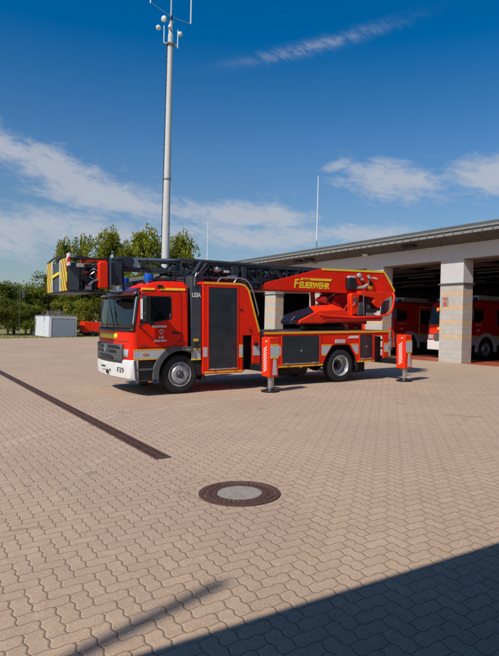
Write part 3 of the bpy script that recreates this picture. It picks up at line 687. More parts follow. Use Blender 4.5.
MB().grid([[(x, y, z) for x, z in arcpts(WX, 0.45, 0.60, 175, 5, 14)] for y in (0.05, 0.5)]).build('arch_liner', BLACK, RB)
for x in (2.60, 2.74, 4.10, 5.10, 5.34): MB().tube([(x, -0.004, 0.62 if x < 4.2 else 1.05), (x, -0.004, 1.30)], 0.0035, 5).build('panel_seam', DRED, RB)
for x, z in ((3.42, 0.90), (5.68, 0.95)): MB().lathe([(0.028, -0.006), (0.028, -0.012), (0.012, -0.018)], (x, 0.0, z), n=14).build('shutter_lock', ALU, RB)
for x in (2.5, 3.4): MB().box(x-0.035, x+0.035, -0.024, -0.010, 0.455, 0.485).build('side_marker_lamp', ORANGE, RB, 0.004)
# rear steps, lamps
st = MB()
for z in (0.62, 0.86, 1.10): st.box(6.56, 6.80, 0.10, 0.55, z-0.02, z+0.02)
st.bar((6.58, 0.10, 0.55), (6.58, 0.10, 1.35), 0.03).bar((6.58, 0.55, 0.55), (6.58, 0.55, 1.35), 0.03)
st.build('rear_steps', STEEL, TR, 0.004)
MB().tube([(6.56, 0.08, 1.36), (6.70, 0.08, 1.46), (6.80, 0.08, 1.36), (6.84, 0.08, 0.9)], 0.02, 8).build('rear_grab_rail', REDB, TR)
MB().box(6.50, 6.66, 0.05, TW-0.05, 0.46, 0.60).build('rear_bumper', BLACK, TR, 0.02)
MB().box(6.02, 6.34, 0.12, 0.4, 0.50, 1.22).build('rear_recess', BLACK, TR)
for y in (0.18, TW-0.18): MB().box(6.66, 6.69, y-0.12, y+0.12, 0.48, 0.58).build('tail_lamp', ORANGE, TR, 0.005)

# ---- stabilizers
def stab(x0, side, yo):
    s = -1 if side < 0 else 1
    base = 0.0 if s < 0 else TW
    def Y(a, b): 
        p, q = base + s*a, base + s*b; return (min(p, q), max(p, q))
    y0, y1 = Y(0.52, 0.85)
    zb, zt = 0.36, 1.29
    hb = MB().box(x0, x0+0.27, y0, y1, zb, zt).build('stabilizer', REDB, TR, 0.02)
    yb0, yb1 = Y(-0.95, 0.45)
    MB().box(x0+0.05, x0+0.22, yb0, yb1, 0.46, 0.62).build('jack_beam', BLACK, hb, 0.008)
    ym = base + s*0.70; xm = x0+0.13
    zg = TL*0.0
    MB().lathe([(0.075, 0.20), (0.075, 0.40)], (xm, ym, 0.10), axis='Z', n=20).build('jack_sleeve', STEEL, hb)
    MB().lathe([(0.058, 0.06), (0.058, 0.40)], (xm, ym, 0.0), axis='Z', n=20).tube([(xm+0.085, ym, 0.10), (xm+0.085, ym, 0.40)], 0.018, 8).build('jack_ram', ALU, hb)
    MB().lathe([(0.22, 0.015), (0.22, 0.035), (0.12, 0.06), (0.07, 0.085)], (xm, ym, 0.0), axis='Z', n=24).build('jack_foot', BLACK, hb)
    if s < 0:
        yf = base - 0.85
        MB().box(x0+0.04, x0+0.262, yf-0.006, yf, 0.83, 1.10).build('reflective_panel', REFL, hb)
        for z in (1.10, 0.795): MB().box(x0+0.04, x0+0.262, yf-0.008, yf, z, z+0.035).build('checked_edge', CHECK, hb)
        MB().prism([(x0+0.10, 0.41), (x0+0.125, 0.78), (x0+0.20, 0.78), (x0+0.22, 0.41)], yf-0.006, yf).build('marker_strip', REFL, hb)
        fb = MB()
        for k in range(9):      # slanting white bars on the face towards the cab
            z = 0.46 + k*0.065; yc = (y0+y1)/2
            fb.prism([(yc-0.065, z+0.075), (yc-0.065, z+0.11), (yc+0.065, z+0.035), (yc+0.065, z)], x0-0.005, x0-0.001, axis='X')
        fb.build('hazard_bars', WHITE, hb, smooth=False)
        MB().lathe([(0.025, 0), (0.025, 0.02)], (x0-0.02, y0+0.10, 1.20), axis='X', n=12).build('marker_lamp', WHITE, hb)
    return hb
for x0 in (1.86, 6.31):
    stab(x0, -1, 0); stab(x0, 1, 0)
MB().box(2.18, 2.72, 0.02, TW-0.02, 1.30, 1.44).build('jack_housing', ANTHL, TR, 0.02)
MB().box(2.18, 2.30, 0.02, TW-0.02, 0.46, 1.30).build('jack_housing', ANTH, TR, 0.01)

# ---- turntable
TX_, TY_ = 5.10, TC
MB().lathe([(0.62, 1.40), (0.66, 1.42), (0.66, 1.50), (0.60, 1.52), (0.56, 1.60)], (TX_, TY_, 0), axis='Z', n=48).build('slewing_ring', BLACK, TR)
# boarding pod with pointed nose (near side), deep and continuous to the guard tube
podn = [(3.30, 1.66), (3.42, 1.86), (3.74, 2.00), (4.40, 2.075), (4.62, 2.08), (5.20, 2.12), (5.45, 1.80), (6.7, 1.80), (6.7, 1.70), (5.3, 1.66), (4.6, 1.57), (3.42, 1.58)]
def wedge(loop0, loop1, y0, y1, name, m, parent, bev=0.02):
    b_ = MB(); A = [b_.b.verts.new((x, y0, z)) for x, z in loop0]; B = [b_.b.verts.new((x, y1, z)) for x, z in loop1]
    b_.b.faces.new(A); b_.b.faces.new(B[::-1]); n = len(A)
    for i in range(n): b_.b.faces.new([A[i], B[i], B[(i+1) % n], A[(i+1) % n]])
    return b_.build(name, m, parent, bev)
TT = wedge([(3.56, 1.60), (3.60, 1.68), (4.26, 1.95), (5.15, 1.98), (5.42, 1.78), (6.60, 1.80), (6.60, 1.70), (5.30, 1.62)], [(3.56, 1.60), (3.60, 1.76), (4.33, 2.09), (5.10, 2.14), (5.35, 1.98), (6.60, 1.86), (6.60, 1.70), (5.30, 1.62)], 0.30, 0.75, 'turntable_platform', REDB, TR)
wedge([(3.40, 1.58), (3.32, 1.63), (3.44, 1.74), (3.80, 1.83), (4.20, 1.92), (3.58, 1.67), (3.55, 1.60)], [(3.30, 1.58), (3.27, 1.66), (3.42, 1.84), (3.80, 1.95), (4.28, 2.065), (3.58, 1.73), (3.55, 1.60)], 0.34, 0.75, 'pod_nose', CONSB, TT)
wedge([(3.37, 1.60), (3.35, 1.67), (3.42, 1.71), (3.56, 1.67), (3.54, 1.60)], [(3.37, 1.60), (3.35, 1.67), (3.42, 1.71), (3.56, 1.67), (3.54, 1.60)], 0.325, 0.345, 'pod_skirt', MAROON, TT, 0.005)
MB().tube([(3.32, 0.34, 1.60), (3.33, 0.33, 1.68), (3.45, 0.33, 1.78)], 0.015, 8).build('nose_guard', STEEL, TT)
MB().box(4.0, 6.4, 0.75, 1.65, 1.56, 1.72).build('turntable_frame', DRED, TT, 0.02)
parts(MB().prism([(5.05, 1.72), (5.25, 2.45), (6.9, 2.6), (7.0, 2.3), (6.3, 1.72)], 1.45, 1.55).prism([(4.9, 1.72), (5.3, 2.40), (6.9, 2.6), (7.0, 2.3), (6.3, 1.72)], 0.88, 0.96), 'turntable_cheeks', DRED, TT, 0.01)
MB().tube([(4.75, 1.2, 1.78), (4.70, 1.2, 2.52)], 0.07, 12).tube([(4.8, 0.95, 1.85), (5.1, 0.95, 2.3)], 0.05, 12).tube([(4.55, 0.8, 2.26), (5.1, 0.8, 2.12)], 0.06, 12).lathe([(0.09, -0.05), (0.09, 0.2)], (4.75, 0.75, 2.26), n=14).build('lift_cylinder', DRED, TT)
# guard tube around the operator
MB().tube([(4.25, 0.30, 1.86), (4.35, 0.28, 1.82), (5.45, 0.28, 1.75), (6.3, 0.28, 1.78), (6.75, 0.28, 1.84), (6.92, 0.28, 1.95), (6.98, 0.28, 2.08), (7.08, 0.32, 2.40), (7.08, 0.38, 2.50)], 0.032, 10).build('guard_tube', REDB, TT)
# seat
parts(MB().box(5.95, 6.45, 0.38, 0.86, 1.90, 2.02).prism([(6.45, 1.98), (6.55, 2.5), (6.68, 2.5), (6.60, 1.95)], 0.40, 0.84), 'operator_seat', BLACK, TT, 0.03)
parts(MB().prism([(5.70, 1.82), (5.74, 2.18), (5.88, 2.2), (5.84, 1.82)], 0.36, 0.46).prism([(6.02, 1.82), (6.10, 2.14), (6.22, 2.10), (6.16, 1.82)], 0.40, 0.6), 'foot_controls', ANTHL, TT, 0.01)
wedge([(5.48, 1.82), (5.46, 2.40), (5.52, 2.46), (5.74, 2.46), (5.78, 2.40), (5.72, 1.88)], [(5.50, 1.82), (5.48, 2.40), (5.54, 2.46), (5.74, 2.46), (5.78, 2.40), (5.72, 1.88)], 0.40, 0.60, 'control_column', REDB, TT)
MB().box(5.88, 5.905, 0.34, 0.365, 1.80, 2.45).build('seat_post', STEEL, TT)
wedge([(5.80, 2.40), (5.80, 2.52), (7.18, 2.50), (7.10, 2.42), (6.95, 2.36), (6.75, 2.26), (6.56, 2.03), (6.42, 2.06), (6.26, 2.20), (6.38, 2.32)], [(5.85, 2.42), (5.85, 2.54), (7.10, 2.52), (7.05, 2.44), (6.95, 2.38), (6.78, 2.30), (6.60, 2.10), (6.45, 2.12), (6.32, 2.24), (6.42, 2.36)], 0.38, 0.72, 'knee_shield', REDB, TT, 0.02)
wedge([(6.62, 1.84), (6.68, 2.22), (6.95, 2.30), (6.92, 1.98), (6.78, 1.84)], [(6.62, 1.84), (6.68, 2.22), (6.95, 2.30), (6.92, 1.98), (6.78, 1.84)], 0.38, 0.44, 'side_screen', CONSB, TT, 0.01)
MB().box(4.45, 6.5, 0.24, 0.31, 1.66, 1.72).build('platform_edge', DRED, TT, 0.01)
MB().tube([(5.2, 0.5, 1.75), (5.3, 0.45, 2.05), (5.42, 0.45, 2.2)], 0.02, 6).tube([(5.35, 0.55, 1.9), (5.2, 0.6, 2.1), (5.0, 0.65, 2.2)], 0.018, 6).build('hydraulic_hose', DRED, TT)

sd_ = MB()
for x in (4.6, 5.05): sd_.tube([(x, 0.315, 1.66), (x+0.06, 0.375, 1.80), (x-0.1, 0.62, 2.06)], 0.005, 5)
parts(sd_, 'cover_seam', DRED, TT)
for x in (3.95, 4.35, 4.85, 5.6, 6.0, 6.4): MB().lathe([(0.016, 0), (0.016, -0.012), (0.008, -0.016)], (x, 0.31, 1.70 if x > 4.5 else 1.74), n=10).build('bolt', STEEL, TT)
for k in range(5):
    q = k*0.045
    MB().tube([(4.5+q, 0.9+q, 1.75), (4.6+q, 0.8, 2.10), (4.9+q, 0.70, 2.32+q*0.5), (5.2+q, 0.74, 2.48)], 0.013, 6).build('hydraulic_hose', BLACK, TT)
for k in range(4):
    q = k*0.05
    MB().tube([(5.75+q, 0.46, 1.85), (5.80+q, 0.42, 2.05), (6.15+q, 0.5, 2.28), (6.3+q, 0.6, 2.5)], 0.011, 6).build('hydraulic_hose', BLACK, TT)
MB().box(4.9, 5.35, 0.78, 0.86, 1.75, 2.0).box(4.6, 4.85, 0.80, 0.9, 1.85, 2.15).build('valve_block', ANTHL, TT, 0.008)
MB().tube([(5.52, 0.385, 2.1), (5.62, 0.36, 2.25), (5.56, 0.385, 2.36)], 0.012, 6).build('grab_handle', STEEL, TT)
MB().box(5.56, 5.70, 0.388, 0.40, 2.20, 2.32).build('control_panel', ANTH, TT, 0.004)
for k in range(3): MB().tube([(6.05+k*0.09, 0.42, 2.16), (6.03+k*0.09, 0.40, 2.30)], 0.012, 6).build('joystick', BLACK, TT)
MB().box(6.0, 6.32, 0.36, 0.40, 1.81, 1.90).build('foot_rest', STEEL, TT, 0.004)
# ---- boom (ladder cradle)
boom = [(2.62, 2.50), (2.66, 2.60), (2.80, 2.68), (3.25, 2.79), (4.62, 3.12), (7.06, 3.14), (7.52, 2.56), (7.44, 2.42), (5.6, 2.45), (4.9, 2.48)]
BO = MB().prism(boom, 0.72, 0.78).build('boom', RED, TR, 0.01)
MB().prism(boom, 1.62, 1.68).build('boom_cheek', RED, BO, 0.01)
MB().box(2.7, 7.3, 0.78, 1.62, 2.46, 2.52).box(5.2, 7.1, 0.78, 1.62, 3.02, 3.08).build('boom_floor', DRED, BO)
for y0 in (0.708, ):
    strip([(4.66, 3.115), (7.045, 3.135), (7.495, 2.56)], 0.055, y0+0.008, 'boom_edge_stripe', LIME, BO, 0.006)
text('F', 0.34, LIME, BO, (3.68, 0.712, 2.570), ((1, 0, 0.055), (0.20, 0, 1), (0, -1, 0)), 'boom_lettering', bold=0.008, sx=0.95, ext=0.003)
text('EUERWEHR', 0.235, LIME, BO, (3.865, 0.712, 2.575), ((1, 0, -0.008), (0.20, 0, 1), (0, -1, 0)), 'boom_lettering', bold=0.010, sx=0.84, ext=0.003)
MB().prism([(3.93, 2.785), (3.96, 2.845), (5.02, 2.85), (4.99, 2.785)], 0.708, 0.719).build('lettering_bar', LIME, BO)
text('DREHLEITER', 0.045, RED, BO, (3.98, 0.7045, 2.80), SIDE, 'small_lettering', sx=1.05)
# control box with hose on the boom flank
MB().box(5.52, 5.82, 0.56, 0.71, 2.56, 2.90).build('control_box', BLACK, BO, 0.02)
MB().box(5.58, 5.82, 0.60, 0.71, 2.90, 2.96).build('box_lid', REFL, BO, 0.01)
MB().tube([(5.84, 0.63, 2.62), (6.10, 0.63, 2.62), (6.30, 0.63, 2.72), (6.38, 0.63, 2.90), (6.36, 0.66, 3.0)], 0.055, 12).build('cable_hose', mat('grey_green_hose', (0.30, 0.34, 0.28), 0.6), BO)
parts(MB().lathe([(0.07, 0), (0.075, -0.05), (0.05, -0.08)], (6.02, 0.71, 2.99), n=16).lathe([(0.04, 0), (0.04, -0.1)], (6.1, 0.71, 2.88), n=12), 'spot_lamp', LENS, BO)
MB().box(6.42, 6.58, 0.706, 0.72, 2.56, 2.70).build('warning_plate', YEL, BO, 0.004)
MB().lathe([(0.06, 0), (0.06, -0.03)], (6.50, 0.715, 2.76), n=16).build('rotary_switch', BLACK, BO)
MB().prism([(6.55, 2.93), (6.60, 2.97), (6.74, 2.95), (6.78, 2.90), (6.66, 2.91)], 0.708, 0.719).build('boom_emblem', WHITE, BO)
MB().box(7.42, 7.62, 0.85, 1.5, 2.42, 2.50).build('boom_rear_lamp_bar', LENS, BO, 0.01)

# ---- ladder sections
def section(name, x0, x1, y0, y1, z0, z1, cw, pitch, m, taper=0.0, rungs=True):
    b_ = MB()
    for y in (y0, y1):
        b_.bar((x0, y, z1), (x1, y, z1), cw, cw*1.2)
        b_.bar((x0, y, z0), (x1, y, z0), cw*1.1, cw*1.7)
        n = int((x1-x0)/pitch)
        for i in range(n+1):
            x = x0 + (x1-x0)*i/n
            if i < n:
                xn = x0 + (x1-x0)*(i+1)/n
                if i % 2 == 0: b_.bar((x, y, z0), (xn, y, z1), cw*0.75)
                else: b_.bar((x, y, z1), (xn, y, z0), cw*0.75)
            if i % 2 == 0: b_.bar((x, y, z0), (x, y, z1), cw*0.6)
    if rungs:
        k = int((x1-x0)/0.30)
        for i in range(k+1):
            x = x0 + (x1-x0)*i/k; b_.tube([(x, y0, z0+cw*0.4), (x, y1, z0+cw*0.4)], 0.018, 6)
    return b_.build(name, m, TR, smooth=False)
section('ladder_base_section', 0.72, 4.9, 0.80, 1.60, 2.60, 3.10, 0.07, 0.46, ANTH)
section('ladder_second_section', 0.42, 4.7, 0.87, 1.53, 2.74, 3.12, 0.055, 0.38, ANTHL)
section('ladder_third_section', 0.10, 4.6, 0.93, 1.47, 2.84, 3.13, 0.05, 0.34, ANTH)
LT = section('ladder_top_section', -1.15, 4.5, 0.98, 1.42, 2.90, 3.15, 0.045, 0.60, ANTHL)
MB().bar((-1.05, 0.945, 3.13), (0.35, 0.90, 3.165), 0.02, 0.045).bar((-0.72, 0.945, 2.93), (-0.72, 0.945, 3.12), 0.02, 0.10).build('ladder_rail_profile', ALU, LT)
MB().bar((0.30, 0.76, 3.17), (2.9, 0.76, 3.14), 0.05, 0.05).build('ladder_cable_tray', ANTHL, TR)
# cylinder, pulleys and boxes on the ladder flanks
eq = MB()
eq.box(-1.12, -0.80, 0.90, 1.5, 2.92, 3.16).box(-0.62, -0.50, 0.90, 0.96, 2.93, 3.06)
eq.lathe([(0.08, -0.06), (0.08, 0.06)], (0.16, 0.86, 2.90), n=16).lathe([(0.07, -0.06), (0.07, 0.06)], (1.5, 0.74, 2.92), n=16)
eq.box(0.55, 0.95, 0.70, 0.80, 2.62, 2.80).box(1.75, 1.95, 0.70, 0.80, 2.62, 3.06).box(2.05, 2.18, 0.70, 0.80, 2.62, 3.06)
eq.tube([(0.9, 0.73, 2.74), (1.9, 0.73, 2.70), (2.6, 0.74, 2.66)], 0.035, 8).tube([(1.3, 0.74, 3.02), (2.2, 0.74, 2.96), (2.7, 0.76, 2.98)], 0.015, 6)
parts(eq, 'ladder_fitting', ANTH, TR, 0.008)
MB().lathe([(0.06, 0), (0.085, 0.05), (0.05, 0.16)], (1.25, 0.70, 2.95), axis='X', n=16).build('search_light', STEEL, TR)
MB().box(1.50, 1.66, 0.66, 0.74, 2.88, 2.94).build('flank_box', REFL, TR, 0.01)
MB().box(1.60, 1.75, 0.66, 0.76, 2.74, 2.82).lathe([(0.05, 0), (0.05, 0.1)], (1.75, 0.68, 2.78), axis='X', n=12).build('cable_plug', STEEL, TR)
# headrest behind the cab
hd = MB()
for y in (0.32, TW-0.32):
    hd.bar((0.36, y, 2.60), (0.80, y+(0.25 if y < 1 else -0.25), 3.10), 0.09, 0.07)
    hd.bar((0.46, y-0.02, 2.55), (0.92, y+(0.25 if y < 1 else -0.25), 3.08), 0.05, 0.05)
    hd.bar((-0.02, y+(0.1 if y < 1 else -0.1), 2.66), (0.50, y, 2.90), 0.05, 0.05)
for z in (2.64, 2.70, 2.76, 2.82): hd.bar((-0.05, 0.35, z), (0.36, 0.35, z+0.03), 0.03, 0.035)
hd.bar((0.42, 0.32, 2.66), (0.42, TW-0.32, 2.66), 0.14, 0.12).box(0.0, 0.5, 0.45, TW-0.45, 2.52, 2.62)
hd.build('ladder_headrest', ANTH, TR, 0.006)
MB().tube([(0.50, 0.30, 2.70), (0.92, 0.48, 3.08)], 0.010, 8).build('headrest_rail', PLAST, TR)
MB().box(2.60, 2.66, 0.70, 0.74, 2.5, 2.98).build('ladder_latch', BLACK, TR)

# ---- rescue cage
CX, cz0, cz1 = -2.40, 2.33, 3.04
CG = MB().box(CX, CX+0.62, 0.55, 2.42, cz0-0.035, cz0).box(CX+0.62, -1.02, 0.58, 0.66, cz0-0.03, cz0).box(CX+0.62, -1.02, 1.7, 1.78, cz0-0.03, cz0).box(CX+0.02, CX+0.75, 0.57, 2.40, cz0, cz0+0.03).build('cage', ANTH, TR, 0.01)
for y0, y1 in ((0.57, 1.04), (1.88, 2.40)):
    p = MB().box(CX-0.035, CX, y0, y1, cz0, cz1).build('cage_gate', CHEV if y0 > 1 else CHEVM, CG, 0.012)
parts(MB().box(CX-0.042, CX-0.030, 1.04, 1.15, cz0, cz1-0.02).box(CX-0.042, CX-0.030, 1.79, 1.88, cz0, cz1-0.02), 'reflective_post', REFL, CG, 0.004)
MB().box(CX-0.02, CX-0.005, 1.15, 1.79, cz0, 2.98).build('cage_centre_panel', ANTHL, CG, 0.004)
MB().bar((CX-0.05, 1.80, 2.68), (CX-0.05, 1.13, 2.74), 0.02, 0.06).build('cage_crossbar', LIME, CG)
rl = MB()
rl.tube([(CX-0.02, 0.60, cz1), (CX+0.0, 1.1, cz1+0.08), (CX, 1.85, cz1+0.08), (CX-0.02, 2.38, cz1)], 0.022, 8)
rl.tube([(CX, 0.58, cz1-0.02), (CX+0.9, 0.58, cz1+0.02)], 0.022, 8).tube([(CX, 2.40, cz1-0.02), (CX+0.9, 2.40, cz1+0.02)], 0.022, 8)
rl.tube([(CX+0.9, 0.58, cz1+0.02), (CX+0.9, 2.40, cz1+0.02)], 0.022, 8)
for x in (CX+0.3, CX+0.6, CX+0.9):
    for y in (0.58, 2.40): rl.tube([(x, y, cz0), (x, y, cz1+0.02)], 0.016, 6)
rl.build('cage_rail', BLACK, CG)
MB().box(CX+0.01, CX+0.24, 0.545, 0.565, cz0+0.01, 2.94).build('cage_side_panel', ANTHL, CG, 0.008)
MB().box(CX+0.24, CX+0.90, 1.5, 1.54, cz0+0.02, 3.0).build('cage_back_panel', BLACK, CG, 0.008)
MB().box(CX-0.03, CX+0.02, 0.40, 0.55, 2.86, 3.13).build('warning_board', CHEVW, CG, 0.006)
MB().box(-2.24, -2.08, 0.44, 0.55, 2.84, 2.92).build('cage_spot_lamp', LENS, CG, 0.01)
parts(MB().box(-2.08, -1.52, 0.62, 0.70, 2.98, 3.06).box(-2.10, -2.02, 0.60, 0.70, 2.86, 3.06).box(-2.0, -1.9, 0.62, 0.70, 2.42, 2.50).box(-2.05, -1.97, 0.55, 0.62, 2.72, 2.77), 'cage_tool_mount', REDB, CG, 0.01)
parts(MB().box(-2.02, -1.9, 0.52, 0.66, 2.36, 2.44).tube([(-1.95, 0.55, 2.46), (-1.85, 0.55, 2.56), (-1.72, 0.55, 2.6)], 0.025, 8), 'cage_nozzle', STEEL, CG)
mess = MB(); random.seed(5)
for i in range(16):
    x = random.uniform(-2.1, -1.6); z = random.uniform(2.42, 2.94); y = random.uniform(0.66, 1.2)
    mess.box(x, x+random.uniform(.05, .16), y, y+0.2, z, z+random.uniform(.05, .16))
for i in range(9):
    x = random.uniform(-2.1, -1.7); z = random.uniform(2.45, 2.9)
    mess.tube([(x, 0.64, z), (x+0.12, 0.60, z+random.uniform(-.15, .15)), (x+0.28, 0.66, z+random.uniform(-.2, .2))], 0.014, 6)
mess.build('cage_control_gear', ANTH, CG, 0.006)
ms = MB(); 
for i in range(6):
    x = random.uniform(-2.0, -1.75); z = random.uniform(2.45, 2.95)
    ms.tube([(x, 0.60, z), (x+0.10, 0.57, z+random.uniform(-.08, .08))], 0.013, 6)
ms.build('cage_fitting', STEEL, CG)
wedge([(-1.74, 2.40), (-1.74, 2.96), (-1.70, 3.0), (-1.54, 3.0), (-1.52, 2.96), (-1.52, 2.40)], [(-1.76, 2.40), (-1.76, 2.96), (-1.70, 3.0), (-1.54, 3.0), (-1.50, 2.96), (-1.50, 2.40)], 0.52, 0.74, 'stretcher_case', REDB, CG, 0.03)
MB().box(-1.47, -1.43, 0.60, 0.8, 2.42, 3.0).build('case_bracket', STEEL, CG)
MB().box(-1.42, -1.16, 0.62, 1.0, 2.50, 3.02).box(-1.42, -1.25, 0.70, 1.7, 2.7, 3.1).build('cage_pivot_box', ANTH, CG, 0.02)
MB().box(-1.66, -1.10, 0.80, 1.6, 3.02, 3.10).box(-1.9, -1.4, 0.9, 1.5, 2.5, 2.9).bar((-1.02, 0.98, 2.34), (-1.02, 0.98, 2.94), 0.04).build('cage_arm', BLACK, CG, 0.01)
parts(MB().box(-2.2, -1.9, 0.7, 0.95, 3.03, 3.10).lathe([(0.05, 0), (0.05, 0.12)], (-2.0, 1.5, 3.05), axis='Z', n=12).lathe([(0.06, 0), (0.06, 0.1)], (-2.25, 2.0, 3.04), axis='Z', n=12), 'cage_lamp', BLACK, CG, 0.01)
MB().box(-1.38, -1.24, 0.60, 0.72, 2.36, 2.46).build('cage_socket', REFL, CG, 0.01)

# ------------------------------------------------------------------ ground
def gz(x): return TL * max(-14.0, min(13.02, x))
GX = [-400, -120, -40, -14] + [x for x in range(-13, 13)] + [13.02]
def sheet(name, m, xs, ys, dz=0.0):
    o = MB().grid([[(x, y, gz(x)+dz) for x in xs] for y in ys]).build(name, m, smooth=False)
    return tag(o, kind='structure')
sheet('ground', GRASS, [-900, -400, -120, -40, -14, -7, 0, 7, 13.02, 40, 120, 400, 900], [-500, -100, -30, 0, 33, 60, 120, 400, 900], -0.012)
sheet('yard_paving', PAVE, [-60, -30, -14, -7, 0, 7, 13.0], [-40, -20, -10, 0, 10, 20, 37.2])
sheet('yard_paving_behind', PAVE, [13.0, 20, 30], [37.2, 38.0])
bpy.data.objects['yard_paving_behind'].name = 'path'
HZ = gz(13.02)
# grass blades along the far edge (uncountable)
random.seed(11)
gb = MB()
for i in range(9000):
    x = random.uniform(-16, 40); y = 37.3 + abs(random.gauss(0, 1.0))*6
    z = gz(x)-0.02; h = random.uniform(0.05, 0.16); a = random.uniform(0, 3.14); w = 0.03
    dx, dy = math.cos(a)*w, math.sin(a)*w; lx, ly = random.uniform(-.05, .05), random.uniform(-.05, .05)
    v = [gb.b.verts.new(p) for p in ((x-dx, y-dy, z), (x+dx, y+dy, z), (x+lx, y+ly, z+h))]; gb.b.faces.new(v)
tag(gb.build('grass', GRASS, smooth=False), 'short dry grass growing along the far edge of the paved yard', 'grass', kind='stuff')

# drain channel
dr = empty('drain_channel', (-2.74, 0, gz(-2.74)), 'long dark rusty slotted drain channel running straight across the yard', 'drain', rot=(0, -R(1.5), 0))
MB().box(-0.105, -0.085, -5.44, 37.0, 0.002, 0.010).box(0.085, 0.105, -5.44, 37.0, 0.002, 0.010).box(-0.085, 0.085, -5.44, -5.42, 0.002, 0.010).build('channel_frame', IRON, dr)
gr = MB(); gr.box(-0.085, 0.085, -5.42, 37.0, 0.001, 0.004)
y = -5.42; k = 0
while y < 14:
    gr.box(-0.084, 0.084, y+0.012, y+0.030, 0.004, 0.009)
    if k % 14 == 0: gr.box(-0.084, 0.084, y, y+0.04, 0.004, 0.0105)
    y += 0.036; k += 1
gr.box(-0.012, 0.012, -5.42, 14, 0.004, 0.0092)
gr.build('channel_grate', IRON, dr, smooth=False)

# manhole
mh = empty('manhole_cover', (-2.66, -7.17, gz(-2.66)), 'round rusty cast iron manhole cover with a pale concrete centre set in the paving', 'manhole cover', rot=(0, -R(1.5), 0)); mh.scale = (1.19, 1.19, 1.0)
MB().lathe([(0.345, 0.001), (0.345, 0.012), (0.305, 0.013), (0.300, 0.007), (0.300, 0.001)], (0, 0, 0), axis='Z', n=64, cap=False).build('manhole_frame', IRON, mh)
cv = MB().lathe([(0.292, 0.001), (0.292, 0.011), (0.262, 0.011), (0.258, 0.006), (0.236, 0.006), (0.232, 0.011), (0.195, 0.011), (0.19, 0.004), (0.001, 0.004)], (0, 0, 0), axis='Z', n=64, cap=False)
for k in range(36):
    a = 2*math.pi*k/36
    for r0, r1 in ((0.200, 0.228), (0.240, 0.256)):
        M = Matrix.Rotation(a+(0.04 if r0 > .22 else 0), 4, 'Z'); cv.box(r0, r1, -0.010, 0.010, 0.009, 0.0145, M)
for k in range(4):
    M = Matrix.Rotation(R(45+90*k), 4, 'Z'); cv.box(0.262, 0.30, -0.018, 0.018, 0.009, 0.013, M)
cv.build('manhole_lid', IRON, mh)
MB().lathe([(0.189, 0.004), (0.188, 0.0105), (0.10, 0.0115), (0.001, 0.0115)], (0, 0, 0), axis='Z', n=48).build('concrete_infill', CONC, mh)

# ------------------------------------------------------------------ fire station
FX = 12.99; Y0 = -14.0; YE = 36.8; PW = 4.29; HEAD = 4.37; SOF = 4.95; EX = 12.10
FS = empty('fire_station', (FX, 11, HZ), 'long white fire station hall with open vehicle bays and an overhanging flat roof', 'building')
def fs(b_, name, m, bevel=0.0, **k):
    for v in b_.b.verts: v.co -= Vector((FX, 11, HZ))
    o = b_.build(name, m, None, bevel, **k); o.parent = FS; return o
cols = []
k = -4
while 2.62 + PW*k < YE - 3:
    cols.append(2.62 + PW*k); k += 1
# shift object coords: brick material uses object space, so its rows start 0.34 higher there
def pillar(y):
    p = fs(MB().box(FX, FX+0.57, y, y+1.10, HZ, 3.39), 'pillar', BRICK, 0.006)
    t = MB().box(FX+0.002, FX+0.568, y+0.002, y+1.098, 3.45, HEAD+0.0)
    for v in t.b.verts: v.co -= Vector((FX, 11, HZ))
    o = t.build('pillar_head', WALLP, p)
    l = MB().box(FX-0.05, FX+0.62, y-0.06, y+1.16, 3.39, 3.45)
    for v in l.b.verts: v.co -= Vector((FX, 11, HZ))
    l.build('pillar_ledge', FASC, p, 0.004)
for y in cols: pillar(y)
fs(MB().box(FX, FX+0.57, cols[-1]+1.10, YE, HZ, HEAD), 'end_wall_front', BRICK)
fs(MB().box(FX, FX+0.57, Y0, YE, HEAD, SOF+0.30), 'lintel_wall', WALLP)
fs(MB().box(FX+0.03, FX+0.54, Y0, YE, HEAD-0.03, HEAD), 'lintel_underside', WOODM)
# hall interior
BXX = FX+22
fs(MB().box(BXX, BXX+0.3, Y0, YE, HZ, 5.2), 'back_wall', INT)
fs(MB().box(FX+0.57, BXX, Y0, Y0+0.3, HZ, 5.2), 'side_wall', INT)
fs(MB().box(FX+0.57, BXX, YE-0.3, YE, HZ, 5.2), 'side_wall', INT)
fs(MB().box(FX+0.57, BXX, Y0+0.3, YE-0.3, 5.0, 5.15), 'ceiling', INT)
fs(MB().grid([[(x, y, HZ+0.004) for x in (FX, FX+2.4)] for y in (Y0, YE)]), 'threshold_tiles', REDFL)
fs(MB().grid([[(x, y, HZ+0.004) for x in (FX+2.4, BXX)] for y in (Y0, YE)]), 'hall_floor', mat('hall_floor_tiles_in_shade', (0.10, 0.03, 0.02), 0.4, nz=0.2))  # same red floor deeper in, shade put into the tile colour
pp = MB()
for x in (14.2, 15.3, 17.0, 19.0, 21.5, 24.5): pp.tube([(x, Y0+0.4, 4.62-(x % 1)*0.25), (x, YE-0.4, 4.62-(x % 1)*0.25)], 0.045, 8)
for y in [2.62+PW*k+2.6 for k in range(-3, 8)]:
    pp.bar((13.7, y, 4.8), (34, y, 4.8), 0.12, 0.25)
    for x in (15.0, 18.0, 22.0): pp.bar((x, y-1.2, 4.35), (x, y+0.6, 4.35), 0.10, 0.05)
    pp.tube([(14.6, y-0.6, 4.9), (14.6, y-0.6, 3.9), (14.9, y-0.6, 3.5)], 0.05, 8)
fs(pp, 'ceiling_pipes', INTP)
# folded door panels held up under the ceiling
for y in cols[:-1]:
    fd = MB()
    for j in range(3): fd.box(13.75+j*1.15, 14.902+j*1.15, y+1.25, y+PW-0.15, 4.50+j*0.002, 4.56+j*0.002)
    fs(fd, 'raised_door', INTP, 0.004)
